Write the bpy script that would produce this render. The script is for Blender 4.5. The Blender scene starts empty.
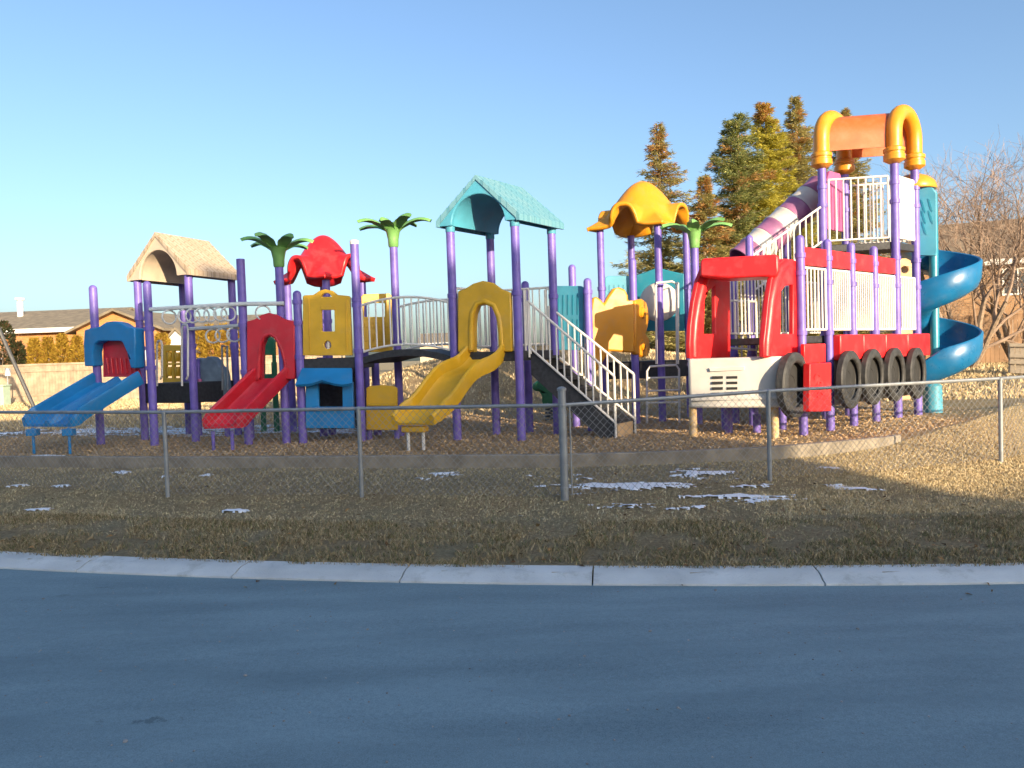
import bpy, bmesh, math, random
import numpy as np
from mathutils import Vector as V, Matrix, noise
from mathutils.geometry import tessellate_polygon
random.seed(7); RNG = np.random.default_rng(7)
SC = bpy.context.scene
COL = SC.collection
R = math.radians

# ------------------------------------------------------------------ camera
FPX = 770.0
PITCH, ROLL, CAMZ = R(2.0), R(1.9), 1.6
_F = V((0, math.cos(PITCH), -math.sin(PITCH)))
_U0 = V((0, math.sin(PITCH), math.cos(PITCH)))
_R0 = V((1, 0, 0))
_U = _U0*math.cos(ROLL) + _R0*math.sin(ROLL)
_R = _R0*math.cos(ROLL) - _U0*math.sin(ROLL)
CAM = V((0, 0, CAMZ))
cd = bpy.data.cameras.new('camera')
cam = bpy.data.objects.new('camera', cd); COL.objects.link(cam)
cd.sensor_width = 36.0; cd.lens = 36.0*FPX/1024.0; cd.clip_start = 0.05; cd.clip_end = 5000
m = Matrix((_R, _U, -_F)).transposed().to_4x4(); m.translation = CAM
cam.matrix_world = m
SC.camera = cam

# ------------------------------------------------------------------ light
SUN_EL, SUN_AZ = R(13.0), R(150.0)          # azimuth measured clockwise from +Y: behind the camera, to the right
w = bpy.data.worlds.new('World'); SC.world = w; w.use_nodes = True
nt = w.node_tree
bg = nt.nodes['Background']; bg.inputs[1].default_value = 0.105
sky = nt.nodes.new('ShaderNodeTexSky'); sky.sky_type = 'NISHITA'; sky.sun_disc = False
sky.sun_elevation = SUN_EL; sky.sun_rotation = SUN_AZ
sky.altitude = 700; sky.air_density = 1.0; sky.dust_density = 4.8; sky.ozone_density = 2.6
nt.links.new(sky.outputs[0], bg.inputs[0])
sd = bpy.data.lights.new('sun', 'SUN'); sd.energy = 3.3; sd.angle = R(0.45); sd.color = (1.0, 0.80, 0.54)
sun = bpy.data.objects.new('sun', sd); COL.objects.link(sun)
_sdir = V((math.sin(SUN_AZ)*math.cos(SUN_EL), math.cos(SUN_AZ)*math.cos(SUN_EL), math.sin(SUN_EL)))
sun.rotation_euler = _sdir.to_track_quat('Z', 'Y').to_euler()
sun.location = (8, -12, 20)
SC.view_settings.view_transform = 'Standard'; SC.view_settings.look = 'None'
SC.view_settings.exposure = 1.5; SC.view_settings.gamma = 1.0
SC.view_settings.use_curve_mapping = False

# ------------------------------------------------------------------ helpers
def ray(px, py):
    return _R*((px-512)/FPX) + _U*((384-py)/FPX) + _F
def W(px, py, D):
    d = ray(px, py); return CAM + d*(D/d.y)
def hz(px):                                   # horizon row at a column
    return 357.1 - 0.0332*(px-512)
def lerp(a, b, t): return a+(b-a)*t
def sstep(a, b, x):
    t = max(0.0, min(1.0, (x-a)/(b-a))); return t*t*(3-2*t)

KX = np.array([-4.16, -1.1, 1.26, 2.08, 3.34]); KY = np.array([6.25, 5.57, 5.15, 5.11, 5.01])
_kp = np.polyfit(KX, KY, 2)
def yk(x):                                    # road edge of the kerb
    x0 = max(-6.0, min(4.0, x)); s = 2*_kp[0]*x0+_kp[1]
    return float(np.polyval(_kp, x0)) + s*(x-x0)
BX = [-30, -7.3, -4.1, -2.2, 0.57, 1.8, 3.1, 4.76, 6.6, 9.5, 30]
BY = [16.5, 11.0, 10.1, 9.7, 9.15, 9.1, 9.2, 9.83, 11.2, 14.5, 30]
def yb(x): return float(np.interp(x, BX, BY))
def th(x, y):
    k = yk(x); d = y-k
    if d < 0.12: return -0.12
    b = yb(x)
    foot = lerp(0.27, 0.42, sstep(3.8, 6.4, x))
    if y < b+0.13:
        t = min(1.0, d/max(0.5, b-k))
        z = 0.055 + 0.045*sstep(0.05, 0.4, t) + (foot-0.10)*sstep(0.45, 1.0, t)
    else:
        z = 0.40
    z = lerp(z, 0.22, sstep(18, 27, y))
    z += 1.55*math.exp(-((x-0.4)/5.6)**2-(max(0, abs(y-23.5)-1)/3.0)**2)
    z += 0.5*math.exp(-((x-6.0)/4.0)**2-((y-24)/3.5)**2)
    z += 0.55*sstep(9, 15, x)*sstep(17, 25, y)
    z += 0.03*noise.noise(V((x*0.35, y*0.35, 0)))*sstep(0.2, 1.0, d)
    return z

class Plane:
    """vertical plane through two ground points; pixels of the survey map onto it"""
    def __init__(s, a, b):
        s.a = V((a[0], a[1], 0)); s.u = V((b[0]-a[0], b[1]-a[1], 0)); s.len = s.u.length; s.u.normalize()
        s.n = V((s.u.y, -s.u.x, 0))
        if s.n.y > 0: s.n = -s.n              # towards the road
    def hit(s, px, py):
        d = ray(px, py); t = (s.a-CAM).dot(s.n)/d.dot(s.n); return CAM+d*t
    def uz(s, px, py):
        p = s.hit(px, py); return ((p-s.a).dot(s.u), p.z)
    def at(s, u, z, off=0.0):
        q = s.a+s.u*u+s.n*off; return V((q.x, q.y, z))

class MB:
    def __init__(s): s.v = []; s.f = []; s.c = None
    def add(s, vs, fs):
        o = len(s.v); s.v += [tuple(p) for p in vs]; s.f += [tuple(i+o for i in f) for f in fs]; return s
    def box(s, c, size, ax=None):
        c = V(c); ax = ax or (V((1,0,0)), V((0,1,0)), V((0,0,1)))
        h = [V(a)*(d*0.5) for a, d in zip(ax, size)]
        vs = [c+h[0]*i+h[1]*j+h[2]*k for k in (-1,1) for j in (-1,1) for i in (-1,1)]
        return s.add(vs, [(0,2,3,1),(4,5,7,6),(0,1,5,4),(2,6,7,3),(0,4,6,2),(1,3,7,5)])
    def bar(s, a, b, wd, ht, up=(0,0,1)):
        a, b = V(a), V(b); d = (b-a); L = d.length; d.normalize()
        sd_ = d.cross(V(up)).normalized(); u2 = sd_.cross(d)
        return s.box((a+b)/2, (L, wd, ht), (d, sd_, u2))
    def tube(s, pts, r, n=8, closed=False, cap=True):
        pts = [V(p) for p in pts]; N = len(pts)
        rs = r if isinstance(r, (list, tuple)) else [r]*N
        tg = []
        for i in range(N):
            if closed: t = pts[(i+1) % N]-pts[i-1]
            else: t = pts[min(i+1, N-1)]-pts[max(i-1, 0)]
            tg.append(t.normalized())
        ref = V((0,0,1)) if abs(tg[0].z) < 0.9 else V((1,0,0))
        a = tg[0].cross(ref).normalized(); vs = []
        for i in range(N):
            a = (a-tg[i]*a.dot(tg[i])).normalized(); b = tg[i].cross(a)
            for k in range(n):
                an = 2*math.pi*k/n; vs.append(pts[i]+(a*math.cos(an)+b*math.sin(an))*rs[i])
        fs = []
        for i in range(N if closed else N-1):
            j = (i+1) % N
            for k in range(n): fs.append((i*n+k, i*n+(k+1) % n, j*n+(k+1) % n, j*n+k))
        if cap and not closed:
            fs.append(tuple(range(n-1, -1, -1))); fs.append(tuple((N-1)*n+k for k in range(n)))
        return s.add(vs, fs)
    def lathe(s, o, prof, n=16, ax=(0,0,1), closed=False):
        o = V(o); ax = V(ax).normalized(); ref = V((1,0,0)) if abs(ax.x) < 0.9 else V((0,1,0))
        a = ax.cross(ref).normalized(); b = ax.cross(a); vs = []; fs = []; N = len(prof)
        for (r, z) in prof:
            for k in range(n):
                an = 2*math.pi*k/n; vs.append(o+ax*z+(a*math.cos(an)+b*math.sin(an))*max(r, 1e-4))
        for i in range(N if closed else N-1):
            j = (i+1) % N
            for k in range(n): fs.append((i*n+k, i*n+(k+1) % n, j*n+(k+1) % n, j*n+k))
        if not closed:
            fs.append(tuple(range(n-1, -1, -1))); fs.append(tuple((N-1)*n+k for k in range(n)))
        return s.add(vs, fs)
    def sweep(s, frames, prof):
        """frames: (origin, side, up); prof: closed polygon of (side, up) or a list of one per frame"""
        many = isinstance(prof[0][0], (list, tuple)); n = len(prof[0]) if many else len(prof); vs = []; fs = []
        for i, (o, a, b) in enumerate(frames):
            for (x, y) in (prof[i] if many else prof): vs.append(V(o)+V(a)*x+V(b)*y)
        for i in range(len(frames)-1):
            for k in range(n): fs.append((i*n+k, i*n+(k+1) % n, (i+1)*n+(k+1) % n, (i+1)*n+k))
        e = (len(frames)-1)*n
        p2 = [V((x, y, 0)) for (x, y) in (prof[0] if many else prof)]
        for t in tessellate_polygon([p2]): fs.append(tuple(t)); fs.append(tuple(e+i for i in reversed(t)))
        return s.add(vs, fs)
    def prism(s, fn, outer, holes, d0, d1):
        """fn(a, b, depth) -> point; a polygon with holes given thickness"""
        loops = [outer]+list(holes); flat = [p for l in loops for p in l]
        tri = tessellate_polygon([[V((p[0], p[1], 0)) for p in l] for l in loops]); n = len(flat)
        vs = [fn(a, b, d0) for a, b in flat]+[fn(a, b, d1) for a, b in flat]
        fs = [tuple(t) for t in tri]+[tuple(i+n for i in reversed(t)) for t in tri]
        o = 0
        for l in loops:
            L = len(l)
            for k in range(L): a, b = o+k, o+(k+1) % L; fs.append((a, b, b+n, a+n))
            o += L
        return s.add(vs, fs)
    def panel(s, pl, outer_px, holes_px=(), d0=-0.03, d1=0.03):
        return s.prism(lambda a, b, d: pl.at(a, b, d), [pl.uz(*p) for p in outer_px],
                       [[pl.uz(*p) for p in h] for h in holes_px], d0, d1)
    def build(s, name, mat, parent=None, smooth=40, bevel=0.0, col=None):
        me = bpy.data.meshes.new(name); o = bpy.data.objects.new(name, me); COL.objects.link(o)
        root = parent
        while root is not None and root.parent is not None: root = root.parent
        L = V(root['_loc']) if root is not None and '_loc' in root else V((0,0,0))
        me.from_pydata([(p[0]-L.x, p[1]-L.y, p[2]-L.z) for p in s.v], [], s.f); me.validate()
        bm = bmesh.new(); bm.from_mesh(me)
        bmesh.ops.recalc_face_normals(bm, faces=bm.faces)
        bm.to_mesh(me); bm.free()
        if smooth:
            me.polygons.foreach_set('use_smooth', [True]*len(me.polygons)); me.set_sharp_from_angle(angle=R(smooth))
        me.materials.append(mat)
        if parent is not None: o.parent = parent
        if bevel:
            b = o.modifiers.new('bevel', 'BEVEL'); b.width = bevel; b.segments = 2; b.limit_method = 'ANGLE'; b.angle_limit = R(40)
        return o

def tag(o, label, cat, group=None, kind=None):
    if label: o['label'] = label
    if cat: o['category'] = cat
    if group: o['group'] = group
    if kind: o['kind'] = kind
    return o
def thing(name, loc, label, cat, group=None):
    o = bpy.data.objects.new(name, None); COL.objects.link(o); o.empty_display_size = 0.2
    o.location = loc; o['_loc'] = tuple(loc)
    return tag(o, label, cat, group)
def base(p): return (p[0], p[1], th(p[0], p[1]))
def structure(o): o['kind'] = 'structure'; return o

# ------------------------------------------------------------------ materials
def mat(name, col, rough=0.5, var=0.10, scale=6.0, bump=0.0, bscale=40.0, metal=0.0, col2=None, spec=0.5, fade=None):
    m = bpy.data.materials.new(name); m.use_nodes = True; t = m.node_tree; b = t.nodes['Principled BSDF']
    b.inputs['Roughness'].default_value = rough; b.inputs['Metallic'].default_value = metal
    b.inputs['Specular IOR Level'].default_value = spec
    tc = t.nodes.new('ShaderNodeTexCoord')
    n = t.nodes.new('ShaderNodeTexNoise'); n.inputs['Scale'].default_value = scale; n.inputs['Detail'].default_value = 6
    t.links.new(tc.outputs['Object'], n.inputs['Vector'])
    r = t.nodes.new('ShaderNodeValToRGB'); e = r.color_ramp.elements
    c2 = col2 or tuple(min(1, c*(1+2*var)+0.01*var) for c in col)
    e[0].position = 0.3; e[0].color = (*[c*(1-var) for c in col], 1); e[1].position = 0.72; e[1].color = (*c2, 1)
    t.links.new(n.outputs[0], r.inputs[0]); t.links.new(r.outputs[0], b.inputs['Base Color'])
    n2 = t.nodes.new('ShaderNodeTexNoise'); n2.inputs['Scale'].default_value = scale*3.1; n2.inputs['Detail'].default_value = 4
    t.links.new(tc.outputs['Object'], n2.inputs['Vector'])
    mr = t.nodes.new('ShaderNodeMapRange'); mr.inputs['To Min'].default_value = max(0, rough-0.12); mr.inputs['To Max'].default_value = min(1, rough+0.15)
    t.links.new(n2.outputs[0], mr.inputs[0]); t.links.new(mr.outputs[0], b.inputs['Roughness'])
    if rough <= 0.5 and not metal:
        nw = t.nodes.new('ShaderNodeTexNoise'); nw.inputs['Scale'].default_value = 5.0; nw.inputs['Detail'].default_value = 10; nw.inputs['Roughness'].default_value = 0.72
        t.links.new(tc.outputs['Object'], nw.inputs['Vector'])
        rw = t.nodes.new('ShaderNodeValToRGB'); q = rw.color_ramp.elements; q[0].position = 0.5; q[0].color = (0, 0, 0, 1); q[1].position = 0.8; q[1].color = (0.42, 0.42, 0.42, 1)
        t.links.new(nw.outputs[0], rw.inputs[0])
        mw = t.nodes.new('ShaderNodeMix'); mw.data_type = 'RGBA'; mw.inputs[7].default_value = (*[0.55*c+0.13 for c in col], 1)
        t.links.new(rw.outputs[0], mw.inputs[0]); t.links.new(r.outputs[0], mw.inputs[6]); t.links.new(mw.outputs[2], b.inputs['Base Color'])
    if bump:
        n3 = t.nodes.new('ShaderNodeTexNoise'); n3.inputs['Scale'].default_value = bscale; n3.inputs['Detail'].default_value = 5
        t.links.new(tc.outputs['Object'], n3.inputs['Vector'])
        bp = t.nodes.new('ShaderNodeBump'); bp.inputs['Strength'].default_value = bump; bp.inputs['Distance'].default_value = 0.02
        t.links.new(n3.outputs[0], bp.inputs['Height']); t.links.new(bp.outputs[0], b.inputs['Normal'])
    return m

def brickmat(name, c1, c2, mortar, bw, bh, ms=0.01, rough=0.8, rot=None, bump=0.6):
    m = mat(name, c1, rough, 0.1); t = m.node_tree; b = t.nodes['Principled BSDF']
    tc = t.nodes.new('ShaderNodeTexCoord'); mp = t.nodes.new('ShaderNodeMapping')
    if rot: mp.inputs['Rotation'].default_value = rot
    br = t.nodes.new('ShaderNodeTexBrick'); br.inputs['Scale'].default_value = 1.0
    br.inputs['Color1'].default_value = (*c1, 1); br.inputs['Color2'].default_value = (*c2, 1); br.inputs['Mortar'].default_value = (*mortar, 1)
    br.inputs['Brick Width'].default_value = bw; br.inputs['Row Height'].default_value = bh; br.inputs['Mortar Size'].default_value = ms
    t.links.new(tc.outputs['Object'], mp.inputs[0]); t.links.new(mp.outputs[0], br.inputs[0]); t.links.new(br.outputs[0], b.inputs['Base Color'])
    bp = t.nodes.new('ShaderNodeBump'); bp.inputs['Strength'].default_value = bump; bp.inputs['Distance'].default_value = 0.01; bp.invert = True
    t.links.new(br.outputs[1], bp.inputs['Height']); t.links.new(bp.outputs[0], b.inputs['Normal'])
    return m

M = dict(
    purple=mat('purple_paint', (0.155, 0.11, 0.42), 0.45, 0.14),
    blue=mat('blue_plastic', (0.012, 0.20, 0.47), 0.38, 0.10, 3, 0.05, 60),
    red=mat('red_plastic', (0.55, 0.018, 0.035), 0.38, 0.10, 3, 0.05, 60),
    redt=mat('bright_red_plastic', (0.72, 0.018, 0.022), 0.35, 0.06, 3, 0.05, 60),
    yellow=mat('yellow_plastic', (0.66, 0.38, 0.018), 0.42, 0.10, 3, 0.05, 60),
    gold=mat('golden_plastic', (0.66, 0.27, 0.012), 0.38, 0.06, 3, 0.05, 60),
    tan=mat('tan_plastic', (0.58, 0.47, 0.35), 0.6, 0.08),
    teal=mat('teal_plastic', (0.065, 0.30, 0.42), 0.45, 0.10, 3, 0.04, 50),
    teal2=mat('deep_teal_plastic', (0.02, 0.21, 0.30), 0.35, 0.10, 3, 0.04, 50),
    green=mat('green_plastic', (0.16, 0.36, 0.10), 0.45, 0.14, 5),
    dgreen=mat('dark_green_plastic', (0.02, 0.15, 0.07), 0.45, 0.14, 5),
    white=mat('white_paint', (0.70, 0.67, 0.62), 0.45, 0.06),
    whitep=mat('white_plastic', (0.58, 0.55, 0.50), 0.4, 0.06, 4, 0.04, 50),
    orange=mat('orange_plastic', (0.55, 0.115, 0.025), 0.35, 0.10, 5, 0.05, 50),
    magenta=mat('magenta_plastic', (0.45, 0.10, 0.25), 0.45, 0.1),
    lilac=mat('lilac_plastic', (0.30, 0.12, 0.24), 0.4, 0.08),
    deck=mat('black_deck_coating', (0.025, 0.026, 0.03), 0.6, 0.3, 20),
    rubber=mat('tyre_rubber', (0.03, 0.03, 0.03), 0.6, 0.35, 14),
    steel=mat('galvanised_steel', (0.27, 0.285, 0.295), 0.5, 0.12, 9, metal=0.35),
    mesh=mat('galvanised_wire', (0.25, 0.26, 0.27), 0.5, 0.1, metal=0.1),
    pale=mat('pale_grey_paint', (0.60, 0.62, 0.62), 0.5, 0.08),
    dsteel=mat('dark_steel', (0.06, 0.06, 0.06), 0.5, 0.2, 9),
    greyc=mat('grey_rock_plastic', (0.16, 0.22, 0.27), 0.6, 0.25, 5, 0.4, 12),
    tanrock=mat('tan_rock_plastic', (0.52, 0.36, 0.20), 0.6, 0.15, 5, 0.3, 12),
    legyel=mat('chipped_yellow_paint', (0.70, 0.42, 0.10), 0.6, 0.2, 25, col2=(0.62, 0.50, 0.36)),
    dark=mat('slot_black', (0.02, 0.02, 0.02), 0.8, 0.1),
    timber=mat('weathered_edging', (0.25, 0.215, 0.165), 0.85, 0.2, 5, 0.4, 30),
)

# ------------------------------------------------------------------ ground, road, kerb
def attr_mat(name, fn):
    m = bpy.data.materials.new(name); m.use_nodes = True; fn(m.node_tree, m.node_tree.nodes['Principled BSDF']); return m
def N(t, kind, **kw):
    n = t.nodes.new(kind)
    for k, v in kw.items():
        if k in n.inputs: n.inputs[k].default_value = v
        else: setattr(n, k, v)
    return n
def ramp(t, src, stops):
    r = t.nodes.new('ShaderNodeValToRGB'); e = r.color_ramp.elements
    while len(e) < len(stops): e.new(0.5)
    for x, (p, c) in zip(e, stops): x.position = p; x.color = (*c, 1)
    t.links.new(src, r.inputs[0]); return r.outputs[0]
def mixc(t, fac, a, b):
    x = t.nodes.new('ShaderNodeMix'); x.data_type = 'RGBA'; t.links.new(fac, x.inputs[0]); t.links.new(a, x.inputs[6]); t.links.new(b, x.inputs[7]); return x.outputs[2]

def ground_nodes(t, b):
    tc = N(t, 'ShaderNodeTexCoord'); P = tc.outputs['Object']
    at = N(t, 'ShaderNodeAttribute', attribute_name='zone')
    sep = N(t, 'ShaderNodeSeparateColor'); t.links.new(at.outputs['Color'], sep.inputs[0])
    n1 = N(t, 'ShaderNodeTexNoise', Scale=1.1, Detail=8.0, Roughness=0.65); t.links.new(P, n1.inputs['Vector'])
    n2 = N(t, 'ShaderNodeTexNoise', Scale=28.0, Detail=8.0, Roughness=0.7); t.links.new(P, n2.inputs['Vector'])
    n3 = N(t, 'ShaderNodeTexVoronoi', Scale=24.0); t.links.new(P, n3.inputs['Vector'])
    g1 = ramp(t, n2.outputs[0], [(0.25, (0.22, 0.165, 0.09)), (0.5, (0.45, 0.345, 0.20)), (0.75, (0.62, 0.49, 0.31))])
    g2 = ramp(t, n2.outputs[0], [(0.25, (0.20, 0.17, 0.095)), (0.5, (0.42, 0.355, 0.22)), (0.75, (0.56, 0.48, 0.31))])
    f = ramp(t, n1.outputs[0], [(0.38, (0, 0, 0)), (0.62, (1, 1, 1))])
    grass = mixc(t, f, g1, g2)
    chips = ramp(t, n3.outputs['Color'], [(0.1, (0.32, 0.20, 0.095)), (0.5, (0.54, 0.36, 0.18)), (0.9, (0.68, 0.48, 0.27))])
    dirt = ramp(t, n2.outputs[0], [(0.3, (0.42, 0.29, 0.16)), (0.7, (0.66, 0.48, 0.29))])
    mul = mixc(t, f, chips, dirt)
    c = mixc(t, sep.outputs[0], grass, mul); t.links.new(c, b.inputs['Base Color'])
    b.inputs['Roughness'].default_value = 0.95; b.inputs['Specular IOR Level'].default_value = 0.15
    bp = N(t, 'ShaderNodeBump', Strength=1.0, Distance=0.16); t.links.new(n2.outputs[0], bp.inputs['Height']); t.links.new(bp.outputs[0], b.inputs['Normal'])
M['ground'] = attr_mat('lawn_and_chip_ground', ground_nodes)

def axis(spans):
    out = []
    for a, b, s in spans:
        n = max(1, int(round((b-a)/s))); out += [a+(b-a)*i/n for i in range(n)]
    return out+[spans[-1][1]]
gx = axis([(-900, -60, 70), (-60, -14, 2), (-14, 14, 0.16), (14, 60, 2), (60, 900, 70)])
gy = axis([(-40, 4.8, 3), (4.8, 16, 0.13), (16, 34, 0.4), (34, 90, 4), (90, 1500, 90)])
vs = [(x, y, th(x, y)) for y in gy for x in gx]; nx = len(gx)
fs = [(j*nx+i, j*nx+i+1, (j+1)*nx+i+1, (j+1)*nx+i) for j in range(len(gy)-1) for i in range(nx-1)]
mb = MB(); mb.v = vs; mb.f = fs
go = mb.build('ground', M['ground'], None, smooth=60); structure(go)
ca = go.data.color_attributes.new('zone', 'FLOAT_COLOR', 'POINT')
zc = []
for (x, y, z) in vs:
    b = yb(x); inside = sstep(-0.05, 0.1, y-b)*(1-sstep(18.5, 21, y+0.6*noise.noise(V((x*.5, y*.5, 3)))))*sstep(-14, -11, x)*(1-sstep(6.6, 8.2, x+0.5*noise.noise(V((x, y, 9)))))
    mound = 0.75*math.exp(-((x-0.6)/6.5)**2-((y-23)/5.5)**2)
    zc += [min(1, max(inside, mound)), 0, 0, 1]
ca.data.foreach_set('color', zc)

def gpt_road(px, py):
    d = ray(px, py); q = CAM+d*(-CAMZ/d.z); return (q.x, q.y)
def road_nodes(t, b):
    tc = N(t, 'ShaderNodeTexCoord'); P = tc.outputs['Object']
    n1 = N(t, 'ShaderNodeTexNoise', Scale=0.55, Detail=4.0); t.links.new(P, n1.inputs['Vector'])
    n2 = N(t, 'ShaderNodeTexNoise', Scale=170.0, Detail=4.0, Roughness=0.7); t.links.new(P, n2.inputs['Vector'])
    mp = N(t, 'ShaderNodeMapping'); mp.inputs['Scale'].default_value = (0.5, 2.2, 1); t.links.new(P, mp.inputs[0])
    n4 = N(t, 'ShaderNodeTexNoise', Scale=1.1, Detail=5.0, Roughness=0.55); t.links.new(mp.outputs[0], n4.inputs['Vector'])
    c1 = ramp(t, n2.outputs[0], [(0.3, (0.14, 0.21, 0.24)), (0.5, (0.205, 0.30, 0.335)), (0.72, (0.28, 0.38, 0.41))])
    c2 = ramp(t, n2.outputs[0], [(0.3, (0.10, 0.16, 0.18)), (0.5, (0.15, 0.225, 0.255)), (0.72, (0.215, 0.29, 0.325))])
    f = ramp(t, n4.outputs[0], [(0.36, (0, 0, 0)), (0.66, (1, 1, 1))])
    c = mixc(t, f, c1, c2)
    n5 = N(t, 'ShaderNodeTexNoise', Scale=0.8, Detail=8.0, Roughness=0.7); n5.inputs['Distortion'].default_value = 1.2; t.links.new(mp.outputs[0], n5.inputs['Vector'])
    st = ramp(t, n5.outputs[0], [(0.66, (1, 1, 1)), (0.72, (0.6, 0.6, 0.6))])
    def mul(c, o):
        mx = N(t, 'ShaderNodeMix', data_type='RGBA', blend_type='MULTIPLY'); mx.inputs[0].default_value = 1; t.links.new(c, mx.inputs[6]); t.links.new(o, mx.inputs[7]); return mx.outputs[2]
    n6 = N(t, 'ShaderNodeTexNoise', Scale=38.0, Detail=6.0, Roughness=0.75); t.links.new(P, n6.inputs['Vector'])
    c = mul(c, ramp(t, n6.outputs[0], [(0.30, (.85, .85, .85)), (0.5, (1, 1, 1)), (0.7, (1.08, 1.08, 1.08))]))
    # oil stain with a ragged outline
    sp_ = gpt_road(140, 726); m2 = N(t, 'ShaderNodeMapping'); m2.inputs['Location'].default_value = (-sp_[0]*1.7, -sp_[1]*6.0, 0); m2.inputs['Scale'].default_value = (1.7, 6.0, 0); t.links.new(P, m2.inputs[0])
    ln = N(t, 'ShaderNodeVectorMath', operation='LENGTH'); t.links.new(m2.outputs[0], ln.inputs[0])
    n7 = N(t, 'ShaderNodeTexNoise', Scale=7.0, Detail=8.0, Roughness=0.7); t.links.new(P, n7.inputs['Vector'])
    ad = N(t, 'ShaderNodeMath', operation='MULTIPLY_ADD'); t.links.new(n7.outputs[0], ad.inputs[0]); ad.inputs[1].default_value = 1.6; t.links.new(ln.outputs['Value'], ad.inputs[2])
    c = mul(c, ramp(t, ad.outputs[0], [(0.0, (.55, .55, .55)), (0.9, (.62, .62, .62)), (1.0, (1, 1, 1))]))
    mx = N(t, 'ShaderNodeMix', data_type='RGBA', blend_type='MULTIPLY'); mx.inputs[0].default_value = 1; t.links.new(c, mx.inputs[6]); t.links.new(st, mx.inputs[7])
    t.links.new(mx.outputs[2], b.inputs['Base Color'])
    b.inputs['Roughness'].default_value = 0.85; b.inputs['Specular IOR Level'].default_value = 0.35
    bp = N(t, 'ShaderNodeBump', Strength=0.35, Distance=0.006); t.links.new(n2.outputs[0], bp.inputs['Height']); t.links.new(bp.outputs[0], b.inputs['Normal'])
M['road'] = attr_mat('asphalt', road_nodes)
xs = axis([(-60, -8, 4), (-8, 8, 0.25), (8, 60, 4)])
mb = MB(); vs = []; fs = []
for x in xs: vs += [(x, yk(x)+0.05, 0), (x, yk(x)-3, 0.03), (x, yk(x)-9, 0.0)]
for i in range(len(xs)-1):
    for k in range(2): a = i*3+k; fs.append((a, a+3, a+4, a+1))
mb.add(vs, fs); structure(mb.build('road', M['road']))

M['concrete'] = mat('kerb_concrete', (0.56, 0.58, 0.57), 0.85, 0.10, 2.5, 0.35, 90)
def stain(m, scale, lo, thr):
    t = m.node_tree; b = t.nodes['Principled BSDF']; src = b.inputs['Base Color'].links[0].from_socket
    tc = N(t, 'ShaderNodeTexCoord'); n = N(t, 'ShaderNodeTexNoise', Scale=scale, Detail=9.0, Roughness=0.75); t.links.new(tc.outputs['Object'], n.inputs['Vector'])
    o = ramp(t, n.outputs[0], [(thr-.08, (lo, lo, lo*.96)), (thr+.06, (1, 1, 1))])
    mx = N(t, 'ShaderNodeMix', data_type='RGBA', blend_type='MULTIPLY'); mx.inputs[0].default_value = 1; t.links.new(src, mx.inputs[6]); t.links.new(o, mx.inputs[7]); t.links.new(mx.outputs[2], b.inputs['Base Color'])
stain(M['concrete'], 3.0, 0.72, 0.40); stain(M['concrete'], 22.0, 0.6, 0.33)
M['concrete'].node_tree.nodes['Principled BSDF'].inputs['Specular IOR Level'].default_value = 0.2
joints = [-60, -50, -42, -34, -27, -20, -13.5, -10.4, -8.0, -6.0]
for px, py in ((84, 570), (237, 576), (400, 584), (593, 589), (825, 588)): joints.append(W(px, py, CAMZ*FPX/(py-hz(px))).x)
joints += [4.1, 6.0, 8.0, 10.0, 13.0, 18, 26, 34, 44, 60]
kb = MB(); prof = [(0.0, -0.06), (0.0, 0.014), (0.012, 0.020), (0.06, 0.025), (0.12, 0.048), (0.17, 0.057), (0.32, 0.064), (0.32, -0.06)]
prof = [(p*0.86, q) for p, q in prof]
for a, b in zip(joints[:-1], joints[1:]):
    n = max(2, int((b-a)/0.4)); fr = []
    for i in range(n+1):
        x = a+0.006+(b-a-0.012)*i/n; s = (yk(x+0.05)-yk(x-0.05))/0.1; nn = V((-s, 1, 0)).normalized()
        fr.append((V((x, yk(x), 0.0)), nn, V((0, 0, 1))))
    kb.sweep(fr, prof)
structure(kb.build('kerb', M['concrete'], smooth=30))
# fine gravel lying on the asphalt
gv = MB()
for i in range(900):
    y = 2.2+3.4*random.random()**0.8; x = random.uniform(-5, 5)
    if y > yk(x)-0.1: continue
    r = random.uniform(0.002, 0.006)*(1 if random.random() < 0.93 else 2.0)
    z = 0.03 if y > yk(x)-3 else 0.02
    z = 0.03*(yk(x)-y)/3 if y > yk(x)-3 else 0.03
    a = random.random()*6.28
    gv.lathe((x, y, z+r*0.3), [(0.3*r, -r*.6), (r, -r*.2), (r*.8, r*.4), (0.2*r, r*.6)], 5, (0.3*math.cos(a), 0.3*math.sin(a), 1))
o = gv.build('road_grit', mat('grit_stone', (0.25, 0.25, 0.25), 0.9, 0.5, 3.0, col2=(0.42, 0.42, 0.42)), smooth=0); o['kind'] = 'stuff'

# playground edging
pts = [(x, yb(x)) for x in np.arange(-13, 5.1, 0.25)]
fr = []
for i, (x, y) in enumerate(pts):
    a = pts[max(0, i-1)]; b = pts[min(len(pts)-1, i+1)]; t = V((b[0]-a[0], b[1]-a[1], 0)).normalized()
    fr.append((V((x, y, 0)), V((-t.y, t.x, 0)), V((0, 0, 1))))
o = MB().sweep(fr, [(-0.05, 0.15), (-0.05, 0.415), (-0.04, 0.425), (0.04, 0.425), (0.05, 0.415), (0.05, 0.15)]).build('playground_edging', M['timber'], smooth=30)
tag(o, 'low weathered edging that curves along the front of the playground surface', 'edging')

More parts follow.
